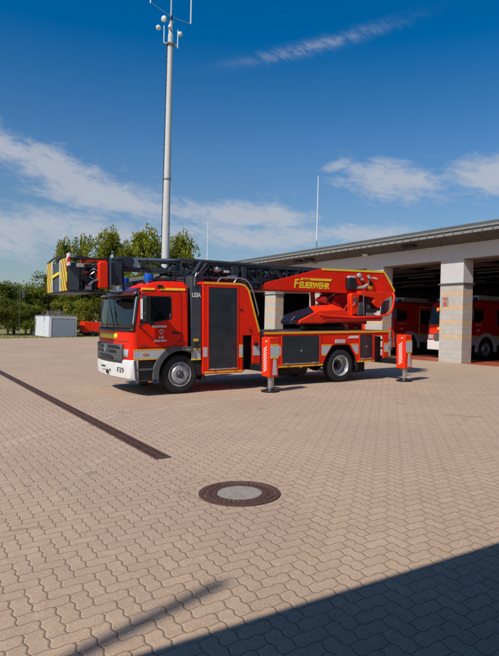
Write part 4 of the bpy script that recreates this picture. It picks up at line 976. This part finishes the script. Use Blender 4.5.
# roof
rf = [(EX, 5.17), (EX, 5.27), (EX+0.05, 5.27), (FX+22.6, 6.6), (FX+22.6, 5.2), (FX+0.57, 5.2), (FX, SOF+0.02), (FX-0.003, SOF)]
RF = fs(MB().prism([(EX+0.05, 5.20), (EX+0.05, 5.42), (FX+8, 5.62), (FX+22.6, 5.3), (FX+22.6, 5.17), (FX+0.5, 5.25)], Y0-0.4, YE+0.5), 'roof', ROOFM)
def rfc(b_, name, m, bevel=0.0):
    for v in b_.b.verts: v.co -= Vector((FX, 11, HZ))
    return b_.build(name, m, RF, bevel)
rfc(MB().grid([[(EX+0.02, y, 5.165), (FX+0.001, y, SOF)] for y in (Y0-0.4, YE+0.5)]), 'soffit', SOFF)
rfc(MB().box(EX-0.02, EX+0.05, Y0-0.4, YE+0.5, 5.15, 5.24), 'fascia_strip', FASCL, 0.005)
rfc(MB().box(EX+0.0, EX+0.06, Y0-0.4, YE+0.5, 5.24, 5.30), 'fascia_shadow_gap', FASC)
rfc(MB().box(EX-0.05, EX+0.06, Y0-0.4, YE+0.5, 5.30, 5.37), 'gutter_lip', FASCL, 0.01)
rfc(MB().box(EX-0.01, EX+0.07, Y0-0.4, YE+0.5, 5.37, 5.49), 'roof_edge', FASC, 0.01)
bk = MB(); y = Y0
while y < YE:
    bk.box(EX-0.035, EX, y, y+0.05, 5.16, 5.31); y += 0.42
rfc(bk, 'gutter_bracket', FASC)
jn = MB(); y = Y0+1.0
while y < YE:
    jn.box(EX+0.03, FX-0.02, y, y+0.03, 5.0, 5.0+0.001); y += 2.1
jn.b.free()
for yy in range(-2, 9):
    y = 1.65 + 2.07*yy*1.0
    d = MB(); d.bar((EX+0.04, y, 5.150), (FX-0.01, y, SOF-0.014), 0.035, 0.02, up=(0, 0, 1)); rfc(d, 'soffit_joint', WOODM)
for y in (5.0, 1.15+PW*3-1.3, 3.2+PW*2):        # lamps / birds' spikes under the eaves
    d = MB(); d.box(EX+0.30, EX+0.52, y-0.35, y+0.35, 4.99, 5.05)
    for q in range(4): d.lathe([(0.045, 0), (0.05, 0.05)], (EX+0.41, y-0.27+q*0.18, 4.95), axis='Z', n=10)
    rfc(d, 'soffit_lamp', BLACK)
for y in (7.9, 0.2, 16.4):
    rfc(MB().lathe([(0.12, -0.05), (0.14, 0.0), (0.12, 0.04)], (FX-0.20, y, 4.97), axis='Z', n=18), 'soffit_light', WHITE)
for y in (cols[3]+0.0, cols[6]+0.0, cols[8]):
    yy = y + 1.22
    rfc(MB().tube([(EX+0.10, yy-0.4, 5.16), (EX+0.45, yy-0.3, 5.02), (FX-0.07, yy-0.72, 4.88)], 0.035, 8), 'downpipe', FASCL)
# sign on the pillar between the bays
sg = empty('pillar_sign', (FX-0.012, 3.45, 2.72), 'small white notice with red print on the pillar between the open bays', 'sign')
MB().box(-0.006, 0.006, -0.15, 0.15, -0.18, 0.19).build('sign_board', CONC, sg, 0.003)
d = MB().lathe([(0.001, -0.013), (0.06, -0.013), (0.06, -0.009)], (0, 0, -0.08), axis='X', n=18); d.build('red_dot', RED, sg)
d = MB()
for z, w in ((0.14, 0.12), (0.08, 0.10)):
    yy = -w
    while yy < w - 0.03: d.box(-0.012, -0.008, yy, yy+0.028, z-0.018, z+0.018); yy += 0.045
d.build('sign_print', RED, sg)
# orange warning lamp on the edge of the pillar
wl = empty('warning_lamp', (FX-0.02, 3.80, 2.42), 'orange warning lamp fixed to the left edge of the pillar between the bays', 'lamp')
MB().box(-0.06, 0.06, -0.10, 0.02, -0.12, -0.06).tube([(0, -0.05, -0.12), (0, -0.05, -0.24)], 0.02, 8).build('lamp_bracket', BLACK, wl)
MB().lathe([(0.07, -0.06), (0.075, 0.0), (0.06, 0.06), (0.02, 0.08)], (0, -0.03, 0), axis='Z', n=18).build('lamp_lens', ORANGE, wl)
# antennas on the roof
a1 = empty('roof_antenna', (14.0, 13.1, 5.4), 'tall thin white antenna rod on the roof above the truck boom', 'antenna')
MB().tube([(0, 0, 0.05), (0, 0, 0.9)], 0.035, 8).box(-0.1, 0.1, -0.1, 0.1, -0.05, 0.08).build('antenna_base', STEEL, a1)
MB().tube([(0, 0, 0.9), (0, 0, 4.45)], 0.035, 8, 0.022).build('antenna_rod', WHITE, a1)
a2 = empty('roof_antenna', (14.0, 26.1, 5.4), 'shorter thin antenna rod on the roof just right of the tall radio mast', 'antenna')
MB().tube([(0, 0, 0.0), (0, 0, 3.7)], 0.04, 8, 0.025).build('antenna_rod', WHITE, a2)
hl = empty('roof_hatch_rail', (13.6, 11.6, 5.5), 'low galvanised railing lying along the roof edge beside the antenna', 'railing')
d = MB().tube([(0, -1.1, 0.28), (0, 1.0, 0.28)], 0.025, 6).tube([(0, -1.1, 0.12), (0, 1.0, 0.12)], 0.02, 6)
for y in (-1.1, -0.4, 0.3, 1.0): d.tube([(0, y, 0.0), (0, y, 0.28)], 0.02, 6)
d.build('railing_frame', STEEL, hl)

# ------------------------------------------------------------------ engines in the bays
def engine(loc, body, label, visor, gable=False):
    E_ = empty('fire_engine', loc, label, 'fire truck', 'fire engines parked in the hall bays')
    W_ = 2.3
    def pl(xf, xr, z, inn=0.0): return plan(xf, xr, inn, W_-inn, z, rc=0.18, bulge=0.06)
    cb = MB().loft([pl(-1.22, 2.6, 1.0), pl(-1.22, 2.6, 1.5), pl(-1.08, 2.6, 2.3, 0.04), pl(-0.95, 2.6, 2.52, 0.07), pl(-0.7, 2.55, 2.62, 0.16)])
    C_ = cb.build('cab', body, E_, 0.01)
    MB().loft([[(min(p[0], -0.95), p[1], p[2]) for p in plan(-1.24, -0.95, 0.0, W_, z, rc=0.16, bulge=0.08)] for z in (0.80, 1.0)]).build('nose_panel', REDB, E_, 0.01)  # brighter red than the cab, sunlight on the front put into the paint
    MB().loft([[(min(p[0], -0.95), p[1], p[2]) for p in plan(-1.26, -0.95, -0.01, W_+0.01, z, rc=0.16, bulge=0.08)] for z in (0.36, 0.80)]).build('bumper', WHITE, E_, 0.01)
    b2 = MB().grid([[(-1.17-0.06*math.sin(math.pi*t) + (z-1.5)*0.17-0.07, 0.16+1.98*t, z) for t in lin(0, 1, 8)] for z in (1.52, 2.25)]); b2.build('windshield', GLASS, C_)
    b2 = MB().grid([[(-1.235-0.06*math.sin(math.pi*t), 0.2+1.9*t, z) for t in lin(0, 1, 8)] for z in (1.08, 1.46)]); b2.build('front_panel', REDB, C_)  # sunlit red again, as on the nose
    MB().box(-1.36, -1.30, 0.55, 1.75, 0.78, 1.12).build('grille', PLAST, C_, 0.01)
    for y in (0.22, 1.85): MB().box(-1.33, -1.24, y, y+0.26, 0.84, 1.04).build('headlight', LENS, C_, 0.02)
    MB().box(-1.318, -1.308, 0.75, 1.6, 1.27, 1.38).build('front_sticker', LIME, C_)
    MB().prism([(-0.92, 1.62), (-0.85, 2.18), (-0.25, 2.18), (-0.25, 1.75), (-0.5, 1.66)], -0.006, 0.03).build('side_window', GLASS, C_)
    MB().prism([(0.75, 1.5), (0.75, 2.2), (1.5, 2.2), (1.5, 1.5)], -0.006, 0.03).build('side_window', GLASS, C_)
    ar = arcpts(0, 0.45, 0.56, 190, -10, 26) + arcpts(0, 0.45, 0.72, -10, 190, 26)
    MB().prism(ar, -0.03, 0.05).build('wheel_arch', REFL, E_, 0.01)
    MB().prism([(-1.1, 0.62), (-1.1, 0.98), (-0.55, 0.98), (-0.7, 0.62)], -0.012, 0.05).build('side_skirt', REFL, E_, 0.01)
    MB().prism([(0.6, 0.62), (0.55, 0.98), (2.6, 0.98), (2.6, 0.62)], -0.005, 0.05).build('side_skirt', REFL, E_, 0.01)
    for x0, x1 in ((-1.1, -0.52), (0.50, 2.6), (2.66, 6.2)): MB().box(x0, x1, -0.016, -0.005, 1.0, 1.045).build('side_stripe', LIME, E_)
    MB().box(-0.6, 2.6, 0.4, W_-0.4, 0.4, 1.0).box(2.6, 6.2, 0.3, W_-0.3, 0.4, 0.9).build('chassis', UNDER, E_)
    B_ = MB().box(2.66, 6.3, 0.0, W_, 0.85, 2.75).build('body_box', body, E_, 0.02)
    for x in (2.8, 3.95, 5.1): MB().box(x, x+1.0, -0.008, 0.02, 1.08, 2.5).build('roller_shutter', SHUT, B_)
    MB().tube([(-0.5, -0.018, 1.18), (-0.12, -0.018, 1.18)], 0.004, 5).build('door_handle', BLACK, C_)
    text('FEUERWEHR', 0.07, WHITE, C_, (-0.80, -0.008, 1.50), SIDE, 'door_lettering')
    MB().prism([(-0.68, 1.24), (-0.58, 1.34), (-0.48, 1.24)], -0.010, 0.0).build('door_crest', WHITE, C_)
    for x in (0, 4.0):
        wheel_set(E_, x, 0.02, dish=(x > 1)); wheel_set(E_, x, W_-0.02, side=1, dish=(x > 1))
    for y in (0.35, W_-0.35):
        q = MB().box(-0.75, -0.45, y-0.2, y+0.2, 2.6, 2.74).build('blue_light', BLUE, C_, 0.03)
    MB().box(-0.2, 1.6, 0.3, W_-0.3, 2.6, 2.85).build('roof_equipment', REFL, E_, 0.03)
    m_ = MB().box(-1.25, -1.10, -0.28, -0.10, 1.75, 2.25).tube([(-1.15, -0.2, 2.2), (-1.05, 0.0, 2.3)], 0.02, 6).build('mirror', BLACK, C_, 0.03)
    if gable:
        MB().box(0.62, 0.66, -0.010, 0.0, 0.98, 2.4).box(0.62, 1.6, -0.010, 0.0, 2.36, 2.40).build('door_edge', LIME, C_)
    return E_
e1 = engine((16.75, 4.30, HZ), DRED, 'shade-darkened red fire engine partly hidden by the front pillar, white bumper left of it', True)
e2 = engine((16.35, 8.40, HZ), DRED, 'shade-darkened red fire engine in the bay directly behind the ladder boom with yellow edged side', True, True)
e3 = engine((17.2, 12.7, HZ), DRED, 'shade-darkened red fire engine deep in the bay seen under the red boom', False)
# yellow-framed open locker door in the near bay
rk = empty('equipment_rack', (17.4, 7.15, HZ), 'dark rack with a yellow edged frame between the two parked fire engines', 'rack')
MB().box(0, 0.06, -0.35, 0.35, 0, 2.2).build('rack_panel', BLACK, rk)
MB().box(-0.02, 0, -0.35, -0.30, 0, 2.2).box(-0.02, 0, 0.30, 0.35, 0, 2.2).box(-0.02, 0, -0.35, 0.35, 2.15, 2.2).build('rack_edge', LIME, rk)
# guide post with red and white stripes by the right bay
gp = empty('striped_post', (13.75, 1.35, HZ), 'thin red and white post standing in the right bay in front of the engine wheel', 'post')
MB().tube([(0, 0, 0), (0, 0, 1.05)], 0.025, 8).build('post_tube', CHEVW, gp)
MB().lathe([(0.12, 0), (0.12, 0.04), (0.03, 0.06)], (0, 0, 0), axis='Z', n=16).build('post_foot', BLACK, gp)

# ------------------------------------------------------------------ canopy behind the photographer (its shadow falls in the foreground)
cn = empty('yard_canopy', (-4, -15, gz(-4)), 'flat canopy roof on steel posts at the near side of the yard', 'canopy')
EZ = 3.95
offy = (EZ+0.12)/math.tan(R(EL))*math.sin(R(AZ))
CE = -9.37-offy
def cnp(b_, name, m, bevel=0.0):
    for v in b_.b.verts: v.co -= Vector((-4, -15, gz(-4)))
    return b_.build(name, m, cn, bevel)
cnp(MB().box(-16, 9, -21, CE, EZ, EZ+0.25), 'canopy_roof', FASC)
cnp(MB().box(-16, 9, -21.3, -21, -0.45, EZ), 'canopy_back_wall', INT)  # unseen wall, coloured dark to keep bounce light off the shaded paving
for x in (-13, -8, 0.5, 5, 8.6):
    cnp(MB().box(x-0.08, x+0.08, CE-0.5, CE-0.34, gz(x), EZ), 'canopy_post', STEEL, 0.01)
ps = empty('signal_pole', (-14.6, -12.28, EZ+0.25), 'slender steel pole standing on the canopy roof at the near side of the yard', 'pole')
MB().tube([(0, 0, 0), (0, 0, 6.7)], 0.07, 10, 0.055).build('pole_tube', STEEL, ps)

# ------------------------------------------------------------------ radio mast
mz = 0.3
RM = empty('radio_mast', (16.0, 38.55, mz), 'tall pale radio mast with white dish antennas at its top behind the ladder truck', 'radio mast')
MH = 29.2
MB().lathe([(0.42, 0), (0.39, 4), (0.35, 10), (0.29, 18), (0.245, MH-1.2)], (0, 0, 0), axis='Z', n=28).build('mast_tube', MASTM, RM)
MB().lathe([(0.24, MH-1.2), (0.24, MH-1.0), (0.20, MH-0.9), (0.17, MH+0.1), (0.07, MH+0.2), (0.055, MH+6)], (0, 0, 0), axis='Z', n=20).build('mast_head', MASTM, RM)
def cam2mast(lat, dz, dep=0.0):     # across / towards the yard
    return Vector((0.853*lat - 0.5225*dep, -0.5225*lat - 0.853*dep, dz))
cbm = MB().tube([cam2mast(-0.44, 1, 0.1), cam2mast(-0.30, MH-2, 0.1)], 0.03, 6)
z = 2
while z < MH-2: cbm.bar(cam2mast(-0.42+z*0.0055, z, 0.1), cam2mast(-0.26+z*0.0055, z, 0.1), 0.05); z += 0.55
cbm.build('climbing_ladder', BLACK, RM)
def cam2mast(lat, dz, dep=0.0):     # across / towards the yard
    return Vector((0.853*lat - 0.5225*dep, -0.5225*lat - 0.853*dep, dz))
pf = MB().lathe([(0.42, MH-1.95), (0.46, MH-1.9), (0.46, MH-1.8), (0.24, MH-1.75), (0.24, MH-1.95)], (0, 0, 0), axis='Z', n=8, cap=False)
pf.bar(cam2mast(-0.62, MH-1.70), cam2mast(0.72, MH-2.0), 0.10, 0.10).build('mast_platform', STEEL, RM)
parts(MB().tube([cam2mast(-0.62, MH-1.7), cam2mast(-0.62, MH-0.1)], 0.05, 8).tube([cam2mast(0.68, MH-2.2), cam2mast(0.68, MH-0.5)], 0.05, 8), 'antenna_tube', WHITE, RM)
MB().lathe([(0.33, 14.7), (0.40, 14.72), (0.40, 14.82), (0.33, 14.84)], (0, 0, 0), axis='Z', n=24, cap=False).build('mast_flange', STEEL, RM)
MB().tube([cam2mast(-0.95, 14.9), cam2mast(-0.3, 14.9)], 0.03, 6).tube([cam2mast(-0.95, 14.8), cam2mast(-0.95, 15.5)], 0.03, 6).build('side_antenna', STEEL, RM)
def dish(lat, z, r, dep, rr=0):
    r *= 0.85
    b_ = MB().lathe([(r*0.35, -0.22), (r*0.9, -0.10), (r, 0.0), (r*0.96, 0.10), (r*0.6, 0.20), (0.01, 0.24)], (0, 0, 0), axis='X', n=22)
    M = Matrix.Translation(cam2mast(lat, z, dep)) @ Matrix.Rotation(R(180+rr), 4, 'Z')
    for v in b_.b.verts: v.co = M @ v.co
    b_.build('dish_antenna', WHITE, RM)
dish(-0.60, MH+0.35, 0.34, 0.3, 20); dish(-1.12, MH-0.42, 0.28, 0.2, -20); dish(0.92, MH-1.0, 0.26, 0.25, 120); dish(0.0, MH-0.4, 0.24, 0.35, 60)
MB().lathe([(0.13, 0), (0.15, 0.2), (0.10, 0.35)], tuple(cam2mast(0.0, MH+0.45)), axis='Z', n=14).build('beacon', BLACK, RM)
arm = MB().tube([cam2mast(-1.95, MH+2.05), cam2mast(0, MH+0.75)], 0.022, 6).tube([cam2mast(0, MH+0.75), cam2mast(1.85, MH+0.10)], 0.022, 6).tube([cam2mast(-0.3, MH+0.2, 0), cam2mast(0.3, MH+0.2)], 0.04, 6)
arm.build('cross_arm', STEEL, RM)
parts(MB().tube([cam2mast(-1.95, MH+1.95), cam2mast(-1.95, MH+5.4)], 0.065, 8).tube([cam2mast(1.85, MH+0.10), cam2mast(1.85, MH+3.1)], 0.065, 8), 'whip_antenna', WHITE, RM)

# ------------------------------------------------------------------ shed and trailer beyond the yard
def rotz(b_, a, loc):
    M = Matrix.Translation(loc) @ Matrix.Rotation(a, 4, 'Z')
    for v in b_.b.verts: v.co = M @ v.co
    return b_
SD = empty('storage_shed', (5.55, 38.5, 0.16), 'small white flat roofed storage shed on the grass at the far left', 'shed', rot=(0, 0, 0))
MB().box(0, 2.35, 0, 7.0, 0, 1.80).build('shed_walls', SHEDW, SD, 0.01)
MB().box(-0.04, 2.39, -0.04, 7.04, 1.80, 1.87).build('shed_roof', FASCL, SD, 0.01)
d = MB().box(0.28, 2.15, -0.03, 0.0, 0.06, 1.58)
d.build('shed_door', SHEDD, SD, 0.006)
d = MB().box(0.20, 0.27, -0.045, 0.0, 0.0, 1.64).box(2.16, 2.23, -0.045, 0.0, 0.0, 1.64).box(0.27, 2.16, -0.045, 0, 1.59, 1.64).build('door_frame', FASCL, SD)
d = MB()
for z in (0.35, 0.75, 1.15): d.box(-0.05, 0, 6.3, 6.5, z, z+0.18)
d.build('shed_fitting', BLACK, SD)
# things on the shed roof
fn = empty('pallet_stack', (6.4, 41.6, 2.04), 'weathered wooden crates and rails stacked on top of the white shed', 'crates')
d = MB()
for x in (-0.9, -0.3, 0.4, 0.9): d.box(x, x+0.06, -0.4, -0.34, 0, 0.42)
d.box(-0.9, 1.0, -0.4, -0.36, 0.34, 0.40).box(-0.9, 1.0, -0.4, -0.36, 0.12, 0.17).box(-0.3, 0.3, -0.2, 0.4, 0, 0.35)
d.build('wooden_frame', WOODM, fn)
TRL = empty('trailer', (8.75, 39.3, 0.20), 'small red covered trailer on black wheels on the grass left of the truck', 'trailer')
MB().box(0, 2.3, 0, 1.5, 0.42, 1.35).build('trailer_box', REDB, TRL, 0.03)
MB().box(-0.1, 2.4, 0.1, 1.4, 0.28, 0.42).bar((-1.0, 0.75, 0.34), (0, 0.75, 0.34), 0.08).build('trailer_frame', BLACK, TRL)
for y in (-0.06, 1.44):
    MB().lathe([(0.10, 0), (0.26, 0), (0.28, 0.03), (0.28, 0.11), (0.10, 0.12)], (0.75, y, 0.28), n=24).build('wheel', RUB, TRL)
    MB().lathe([(0.10, 0), (0.26, 0), (0.28, 0.03), (0.28, 0.11), (0.10, 0.12)], (1.45, y, 0.28), n=24).build('wheel', RUB, TRL)
# yard lamp above the hedge
yl = empty('yard_lamp', (3.4, 39.7, 0.05), 'dark box lamp on a slim bent pole before the far left trees', 'lamp post')
MB().tube([(0, 0, 0), (0, 0, 4.3), (-0.08, 0, 4.5), (-0.30, 0, 4.55)], 0.03, 8).build('pole', PLAST, yl)
MB().box(0.20, 0.40, -0.10, 0.10, 3.35, 4.1).bar((0, 0, 3.7), (0.22, 0, 3.7), 0.05).build('lamp_head', PLAST, yl, 0.02)

# ------------------------------------------------------------------ trees
def make_crown(seed, rx, rz, n, leaf, lm, lobes=9, cz=0.0):
    rnd = random.Random(seed); b_ = bmesh.new()
    L = []
    for i in range(lobes):
        a = rnd.uniform(0, 2*math.pi); rr = rnd.uniform(0.15, 0.72)*rx; h = rnd.uniform(-0.75, 0.80)*rz
        rr *= math.sqrt(max(0.12, 1-(h/rz)**2*0.85))
        L.append((Vector((math.cos(a)*rr, math.sin(a)*rr, h+cz)), rnd.uniform(0.17, 0.36)*min(rx, rz)*1.15))
    for i in range(n):
        c, r = rnd.choice(L)
        d = Vector((rnd.gauss(0, 1), rnd.gauss(0, 1), rnd.gauss(0, 1))).normalized()
        p = c + d*r*(rnd.random()**0.45)
        if mnoise.noise(p*0.9+Vector((seed, 0, 0))) < -0.22: continue
        s = leaf*rnd.uniform(0.6, 1.3)
        u = Vector((rnd.gauss(0, 1), rnd.gauss(0, 1), rnd.gauss(0, 0.6))).normalized(); w = u.cross(Vector((rnd.gauss(0, 1), rnd.gauss(0, 1), rnd.gauss(0, 1)))).normalized()
        v = [b_.verts.new(p+u*s*0.9), b_.verts.new(p+w*s*0.45), b_.verts.new(p-u*s*0.9), b_.verts.new(p-w*s*0.45)]
        b_.faces.new(v)
    me = bpy.data.meshes.new('crown'); b_.to_mesh(me); b_.free(); me.materials.append(lm)
    return me, L
def make_trunk(seed, h, r, L):
    rnd = random.Random(seed); b_ = MB()
    pts = [(rnd.uniform(-.1, .1)*i*0.5, rnd.uniform(-.1, .1)*i*0.5, h*i/5) for i in range(6)]
    b_.tube(pts, r, 9, r*0.3)
    for c, rr in L:
        st_ = Vector(pts[rnd.randint(2, 4)]); md = (st_+c)/2 + Vector((0, 0, rnd.uniform(-.3, .3)))
        b_.tube([st_, md, c], r*0.35, 6, r*0.08)
    bmesh.ops.recalc_face_normals(b_.b, faces=b_.b.faces)
    me = bpy.data.meshes.new('trunk'); b_.b.to_mesh(me); b_.b.free(); me.materials.append(BARK); return me
KINDS = []
for i, (rx, rz, n, lf, mi, lb) in enumerate(((3.4, 3.6, 14000, 0.15, 0, 34), (2.8, 3.2, 12000, 0.14, 1, 30), (4.2, 3.6, 16000, 0.15, 2, 38), (3.2, 4.2, 13000, 0.19, 1, 34), (3.8, 3.4, 16000, 0.17, 1, 38))):
    cme, L = make_crown(20+i, rx, rz, n, lf, LEAFM[mi], lb, cz=rz*1.1+0.9)
    tme = make_trunk(40+i, rz*1.6+0.9, 0.20, L)
    KINDS.append((cme, tme, rz*2.1+0.9))
def tree(x, y, h, kind, rot, label, cat='tree', wid=1.0):
    cme, tme, H = KINDS[kind]
    o = empty('tree', (x, y, gz(x)-0.05), label, cat, 'trees beyond the yard', rot=(0, 0, rot)); s = h/H
    for nm, me in (('crown', cme), ('trunk', tme)):
        c = bpy.data.objects.new(nm, me); c.scale = (s*wid, s*wid, s); col.objects.link(c); c.parent = o
    return o
# placed along rays measured from the yard: (across angle, distance)
CAM = Vector((-5.66, -12.18, 1.63))
def place(u, D):
    lat = (u-249.5)/582*D
    return (CAM.x + 0.853*lat + 0.5225*D, CAM.y - 0.5225*lat + 0.853*D)
TREES = [  # u, distance, height, kind, width, label
 (-6, 56, 5.3, 2, 1.3, 'dark leafy tree at the far left edge of the photo'),
 (14, 58, 4.9, 0, 1.3, 'bushy green tree left of the shed, second from the left edge'),
 (32, 60, 4.9, 1, 1.3, 'yellow green bushy tree just left of the white shed'),
 (26, 54, 3.0, 0, 1.5, 'low green bush at the foot of the trees left of the white shed'),
 (48, 62, 6.4, 2, 1.0, 'dark green tree rising straight behind the white shed'),
 (8, 54, 3.4, 2, 1.5, 'low dark bush at the left edge in front of the trees'),
 (62, 72, 12.0, 3, 0.42, 'tall sparse tree whose small top shows above the rescue cage'),
 (72, 58, 5.4, 1, 1.2, 'yellow green tree behind the right half of the shed'),
 (88, 60, 5.9, 2, 1.2, 'dark tree behind the red trailer'),
 (84, 54, 3.4, 1, 1.3, 'low light green bush behind the red trailer'),
 (78, 76, 13.0, 3, 0.36, 'tall slim tree peeking up above the red tool mount of the cage'),
 (102, 66, 11.6, 4, 0.56, 'broad bright tree above the red case of the cage'),
 (112, 60, 6.2, 1, 1.2, 'yellow green tree seen through the truck windscreen'),
 (124, 72, 11.0, 0, 0.46, 'green tree above the front end of the ladder'),
 (148, 70, 12.2, 4, 0.66, 'yellow green tree just left of the radio mast'),
 (175, 72, 12.2, 4, 0.56, 'green tree just right of the radio mast'),
 (134, 64, 7.0, 1, 1.1, 'lower yellow green tree between the ladder and the cab roof'),
 (164, 68, 8.5, 4, 0.8, 'rounded tree standing behind the foot of the radio mast'),
]
for i, (u, D, h, kd, wd, lb) in enumerate(TREES):
    x, y = place(u, D); tree(x, y, h, kd, i*1.37, lb, wid=wd, cat='bush' if 'bush at' in lb or 'bush behind' in lb else 'tree')
# row continuing out of frame to the left: seen only in the windscreen's reflection
for i in range(9):
    tree(-5-i*5.6, 48-i*1.5, 3.6+(i % 3)*0.6, (0, 1, 2, 4)[i % 4], i*2.1, 'one of the trees in the row left of the photo, beyond the yard', wid=1.2)

# ------------------------------------------------------------------ world
w = bpy.data.worlds.new('World'); sc.world = w; w.use_nodes = True
nt = w.node_tree; nt.nodes.clear(); N = NX(nt)
out = nt.nodes.new('ShaderNodeOutputWorld'); bg = nt.nodes.new('ShaderNodeBackground')
sky = nt.nodes.new('ShaderNodeTexSky'); sky.sky_type = 'NISHITA'; sky.sun_disc = False
sky.sun_elevation = R(EL)
sdx, sdy = -math.cos(R(AZ)), -math.sin(R(AZ))
sky.sun_rotation = math.atan2(sdx, sdy)
sky.air_density = 1.0; sky.dust_density = 0.6; sky.ozone_density = 3.0; sky.altitude = 60
tc = nt.nodes.new('ShaderNodeTexCoord'); sp = nt.nodes.new('ShaderNodeSeparateXYZ'); nt.links.new(tc.outputs['Generated'], sp.inputs[0])
az = N.m('MULTIPLY', N.m('ARCTAN2', sp.outputs[0], sp.outputs[1]), 180/math.pi)
el = N.m('MULTIPLY', N.m('ARCSINE', sp.outputs[2]), 180/math.pi)
cv_ = nt.nodes.new('ShaderNodeCombineXYZ')
nt.links.new(N.m('MULTIPLY', az, 0.11), cv_.inputs[0]); nt.links.new(N.m('MULTIPLY', N.m('ADD', el, N.m('MULTIPLY', az, 0.16)), 0.28), cv_.inputs[1])
V = cv_.outputs[0]
n1 = N.noise(V, 1.5, 9, 0.62, 0.5); n2 = N.noise(V, 5.5, 8, 0.65, 0.8)
nn = N.m('ADD', N.m('MULTIPLY', n1, 0.62), N.m('MULTIPLY', n2, 0.38))
def blob(a0, e0, wa, we, slope=0.0):
    da = N.m('SUBTRACT', az, a0); de = N.m('SUBTRACT', N.m('SUBTRACT', el, e0), N.m('MULTIPLY', da, slope))
    q = N.m('ADD', N.m('POWER', N.m('DIVIDE', N.m('ABSOLUTE', da), wa), 2.0), N.m('POWER', N.m('DIVIDE', N.m('ABSOLUTE', de), we), 2.0))
    return N.m('EXPONENT', N.m('MULTIPLY', q, -1.0))
def addall(xs):
    r = xs[0]
    for x in xs[1:]: r = N.m('MAXIMUM', r, x)
    return r
mask = addall([blob(11, 14.3, 11, 2.3, -0.34), blob(17, 11.8, 9, 2.2, -0.16), blob(30, 10.6, 10, 1.5, -0.05),
               N.m('MULTIPLY', blob(45, 13.7, 6.0, 1.9, -0.12), 1.0), N.m('MULTIPLY', blob(55, 14.0, 6, 2.2, 0.0), 1.0), N.m('MULTIPLY', blob(39.5, 15.2, 2.0, 0.7, 0.2), 0.8),
               N.m('MULTIPLY', blob(33, 8.6, 20, 1.6, 0.02), 0.8), N.m('MULTIPLY', blob(12, 8.0, 16, 3.0, 0.0), 0.85), N.m('MULTIPLY', blob(34, 12.6, 5, 0.8, 0.0), 0.4)])
dens = N.rng(N.m('ADD', nn, N.m('MULTIPLY', mask, 0.44)), 0.62, 0.93, 0.0, 0.80, True)
cv2 = nt.nodes.new('ShaderNodeCombineXYZ')
nt.links.new(N.m('MULTIPLY', N.m('ADD', az, N.m('MULTIPLY', el, 1.4)), 0.55), cv2.inputs[0]); nt.links.new(N.m('MULTIPLY', N.m('SUBTRACT', el, N.m('MULTIPLY', az, 0.22)), 0.5), cv2.inputs[1])
st2 = N.noise(cv2.outputs[0], 1.3, 9, 0.72, 0.35)
streak = N.m('MULTIPLY', blob(37.2, 25.5, 6.2, 0.50, 0.19), N.rng(st2, 0.36, 0.64, 0.03, 0.42, True))
dens = N.m('MAXIMUM', dens, streak)
hs = nt.nodes.new('ShaderNodeHueSaturation'); hs.inputs['Hue'].default_value = 0.5; nt.links.new(N.rng(el, 4.0, 16.0, 0.90, 1.19), hs.inputs['Value']); nt.links.new(N.rng(el, 5.0, 27.0, 1.10, 1.49), hs.inputs['Saturation']); hs.inputs['Hue'].default_value = 0.501
nt.links.new(sky.outputs[0], hs.inputs['Color'])
c = N.mix(dens, hs.outputs[0], (5.7, 6.0, 6.7))
nt.links.new(c, bg.inputs[0]); bg.inputs[1].default_value = 0.085; nt.links.new(bg.outputs[0], out.inputs[0])

sun = bpy.data.lights.new('sun', 'SUN'); sun.energy = 4.1; sun.angle = R(0.53); sun.color = (1.0, 0.95, 0.88)
so = bpy.data.objects.new('sun', sun); col.objects.link(so)
dv = Vector((math.cos(R(AZ))*math.cos(R(EL)), math.sin(R(AZ))*math.cos(R(EL)), -math.sin(R(EL))))
so.rotation_euler = dv.to_track_quat('-Z', 'Y').to_euler(); so.location = (-20, -10, 30)

# ------------------------------------------------------------------ camera
cam = bpy.data.cameras.new('camera'); co = bpy.data.objects.new('camera', cam); col.objects.link(co)
th, pi_, ro = R(31.5), R(-0.33), R(1.40)
rt = Vector((math.cos(th), -math.sin(th), 0)); fwd = Vector((math.sin(th), math.cos(th), 0)); up = Vector((0, 0, 1))
F = fwd*math.cos(pi_)+up*math.sin(pi_); U = -fwd*math.sin(pi_)+up*math.cos(pi_)
RR = rt*math.cos(ro)+U*math.sin(ro); UU = -rt*math.sin(ro)+U*math.cos(ro)
M = Matrix(((RR.x, UU.x, -F.x, CAM.x), (RR.y, UU.y, -F.y, CAM.y), (RR.z, UU.z, -F.z, CAM.z), (0, 0, 0, 1)))
co.matrix_world = M
cam.sensor_fit = 'VERTICAL'; cam.sensor_height = 36.0; cam.lens = 582/656*36; cam.clip_start = 0.05; cam.clip_end = 3000
sc.camera = co
sc.render.resolution_x, sc.render.resolution_y = 779, 1024
sc.view_settings.view_transform = 'Standard'; sc.view_settings.look = 'None'; sc.view_settings.gamma = 1; sc.view_settings.exposure = 0.0
sc.view_settings.use_curve_mapping = False
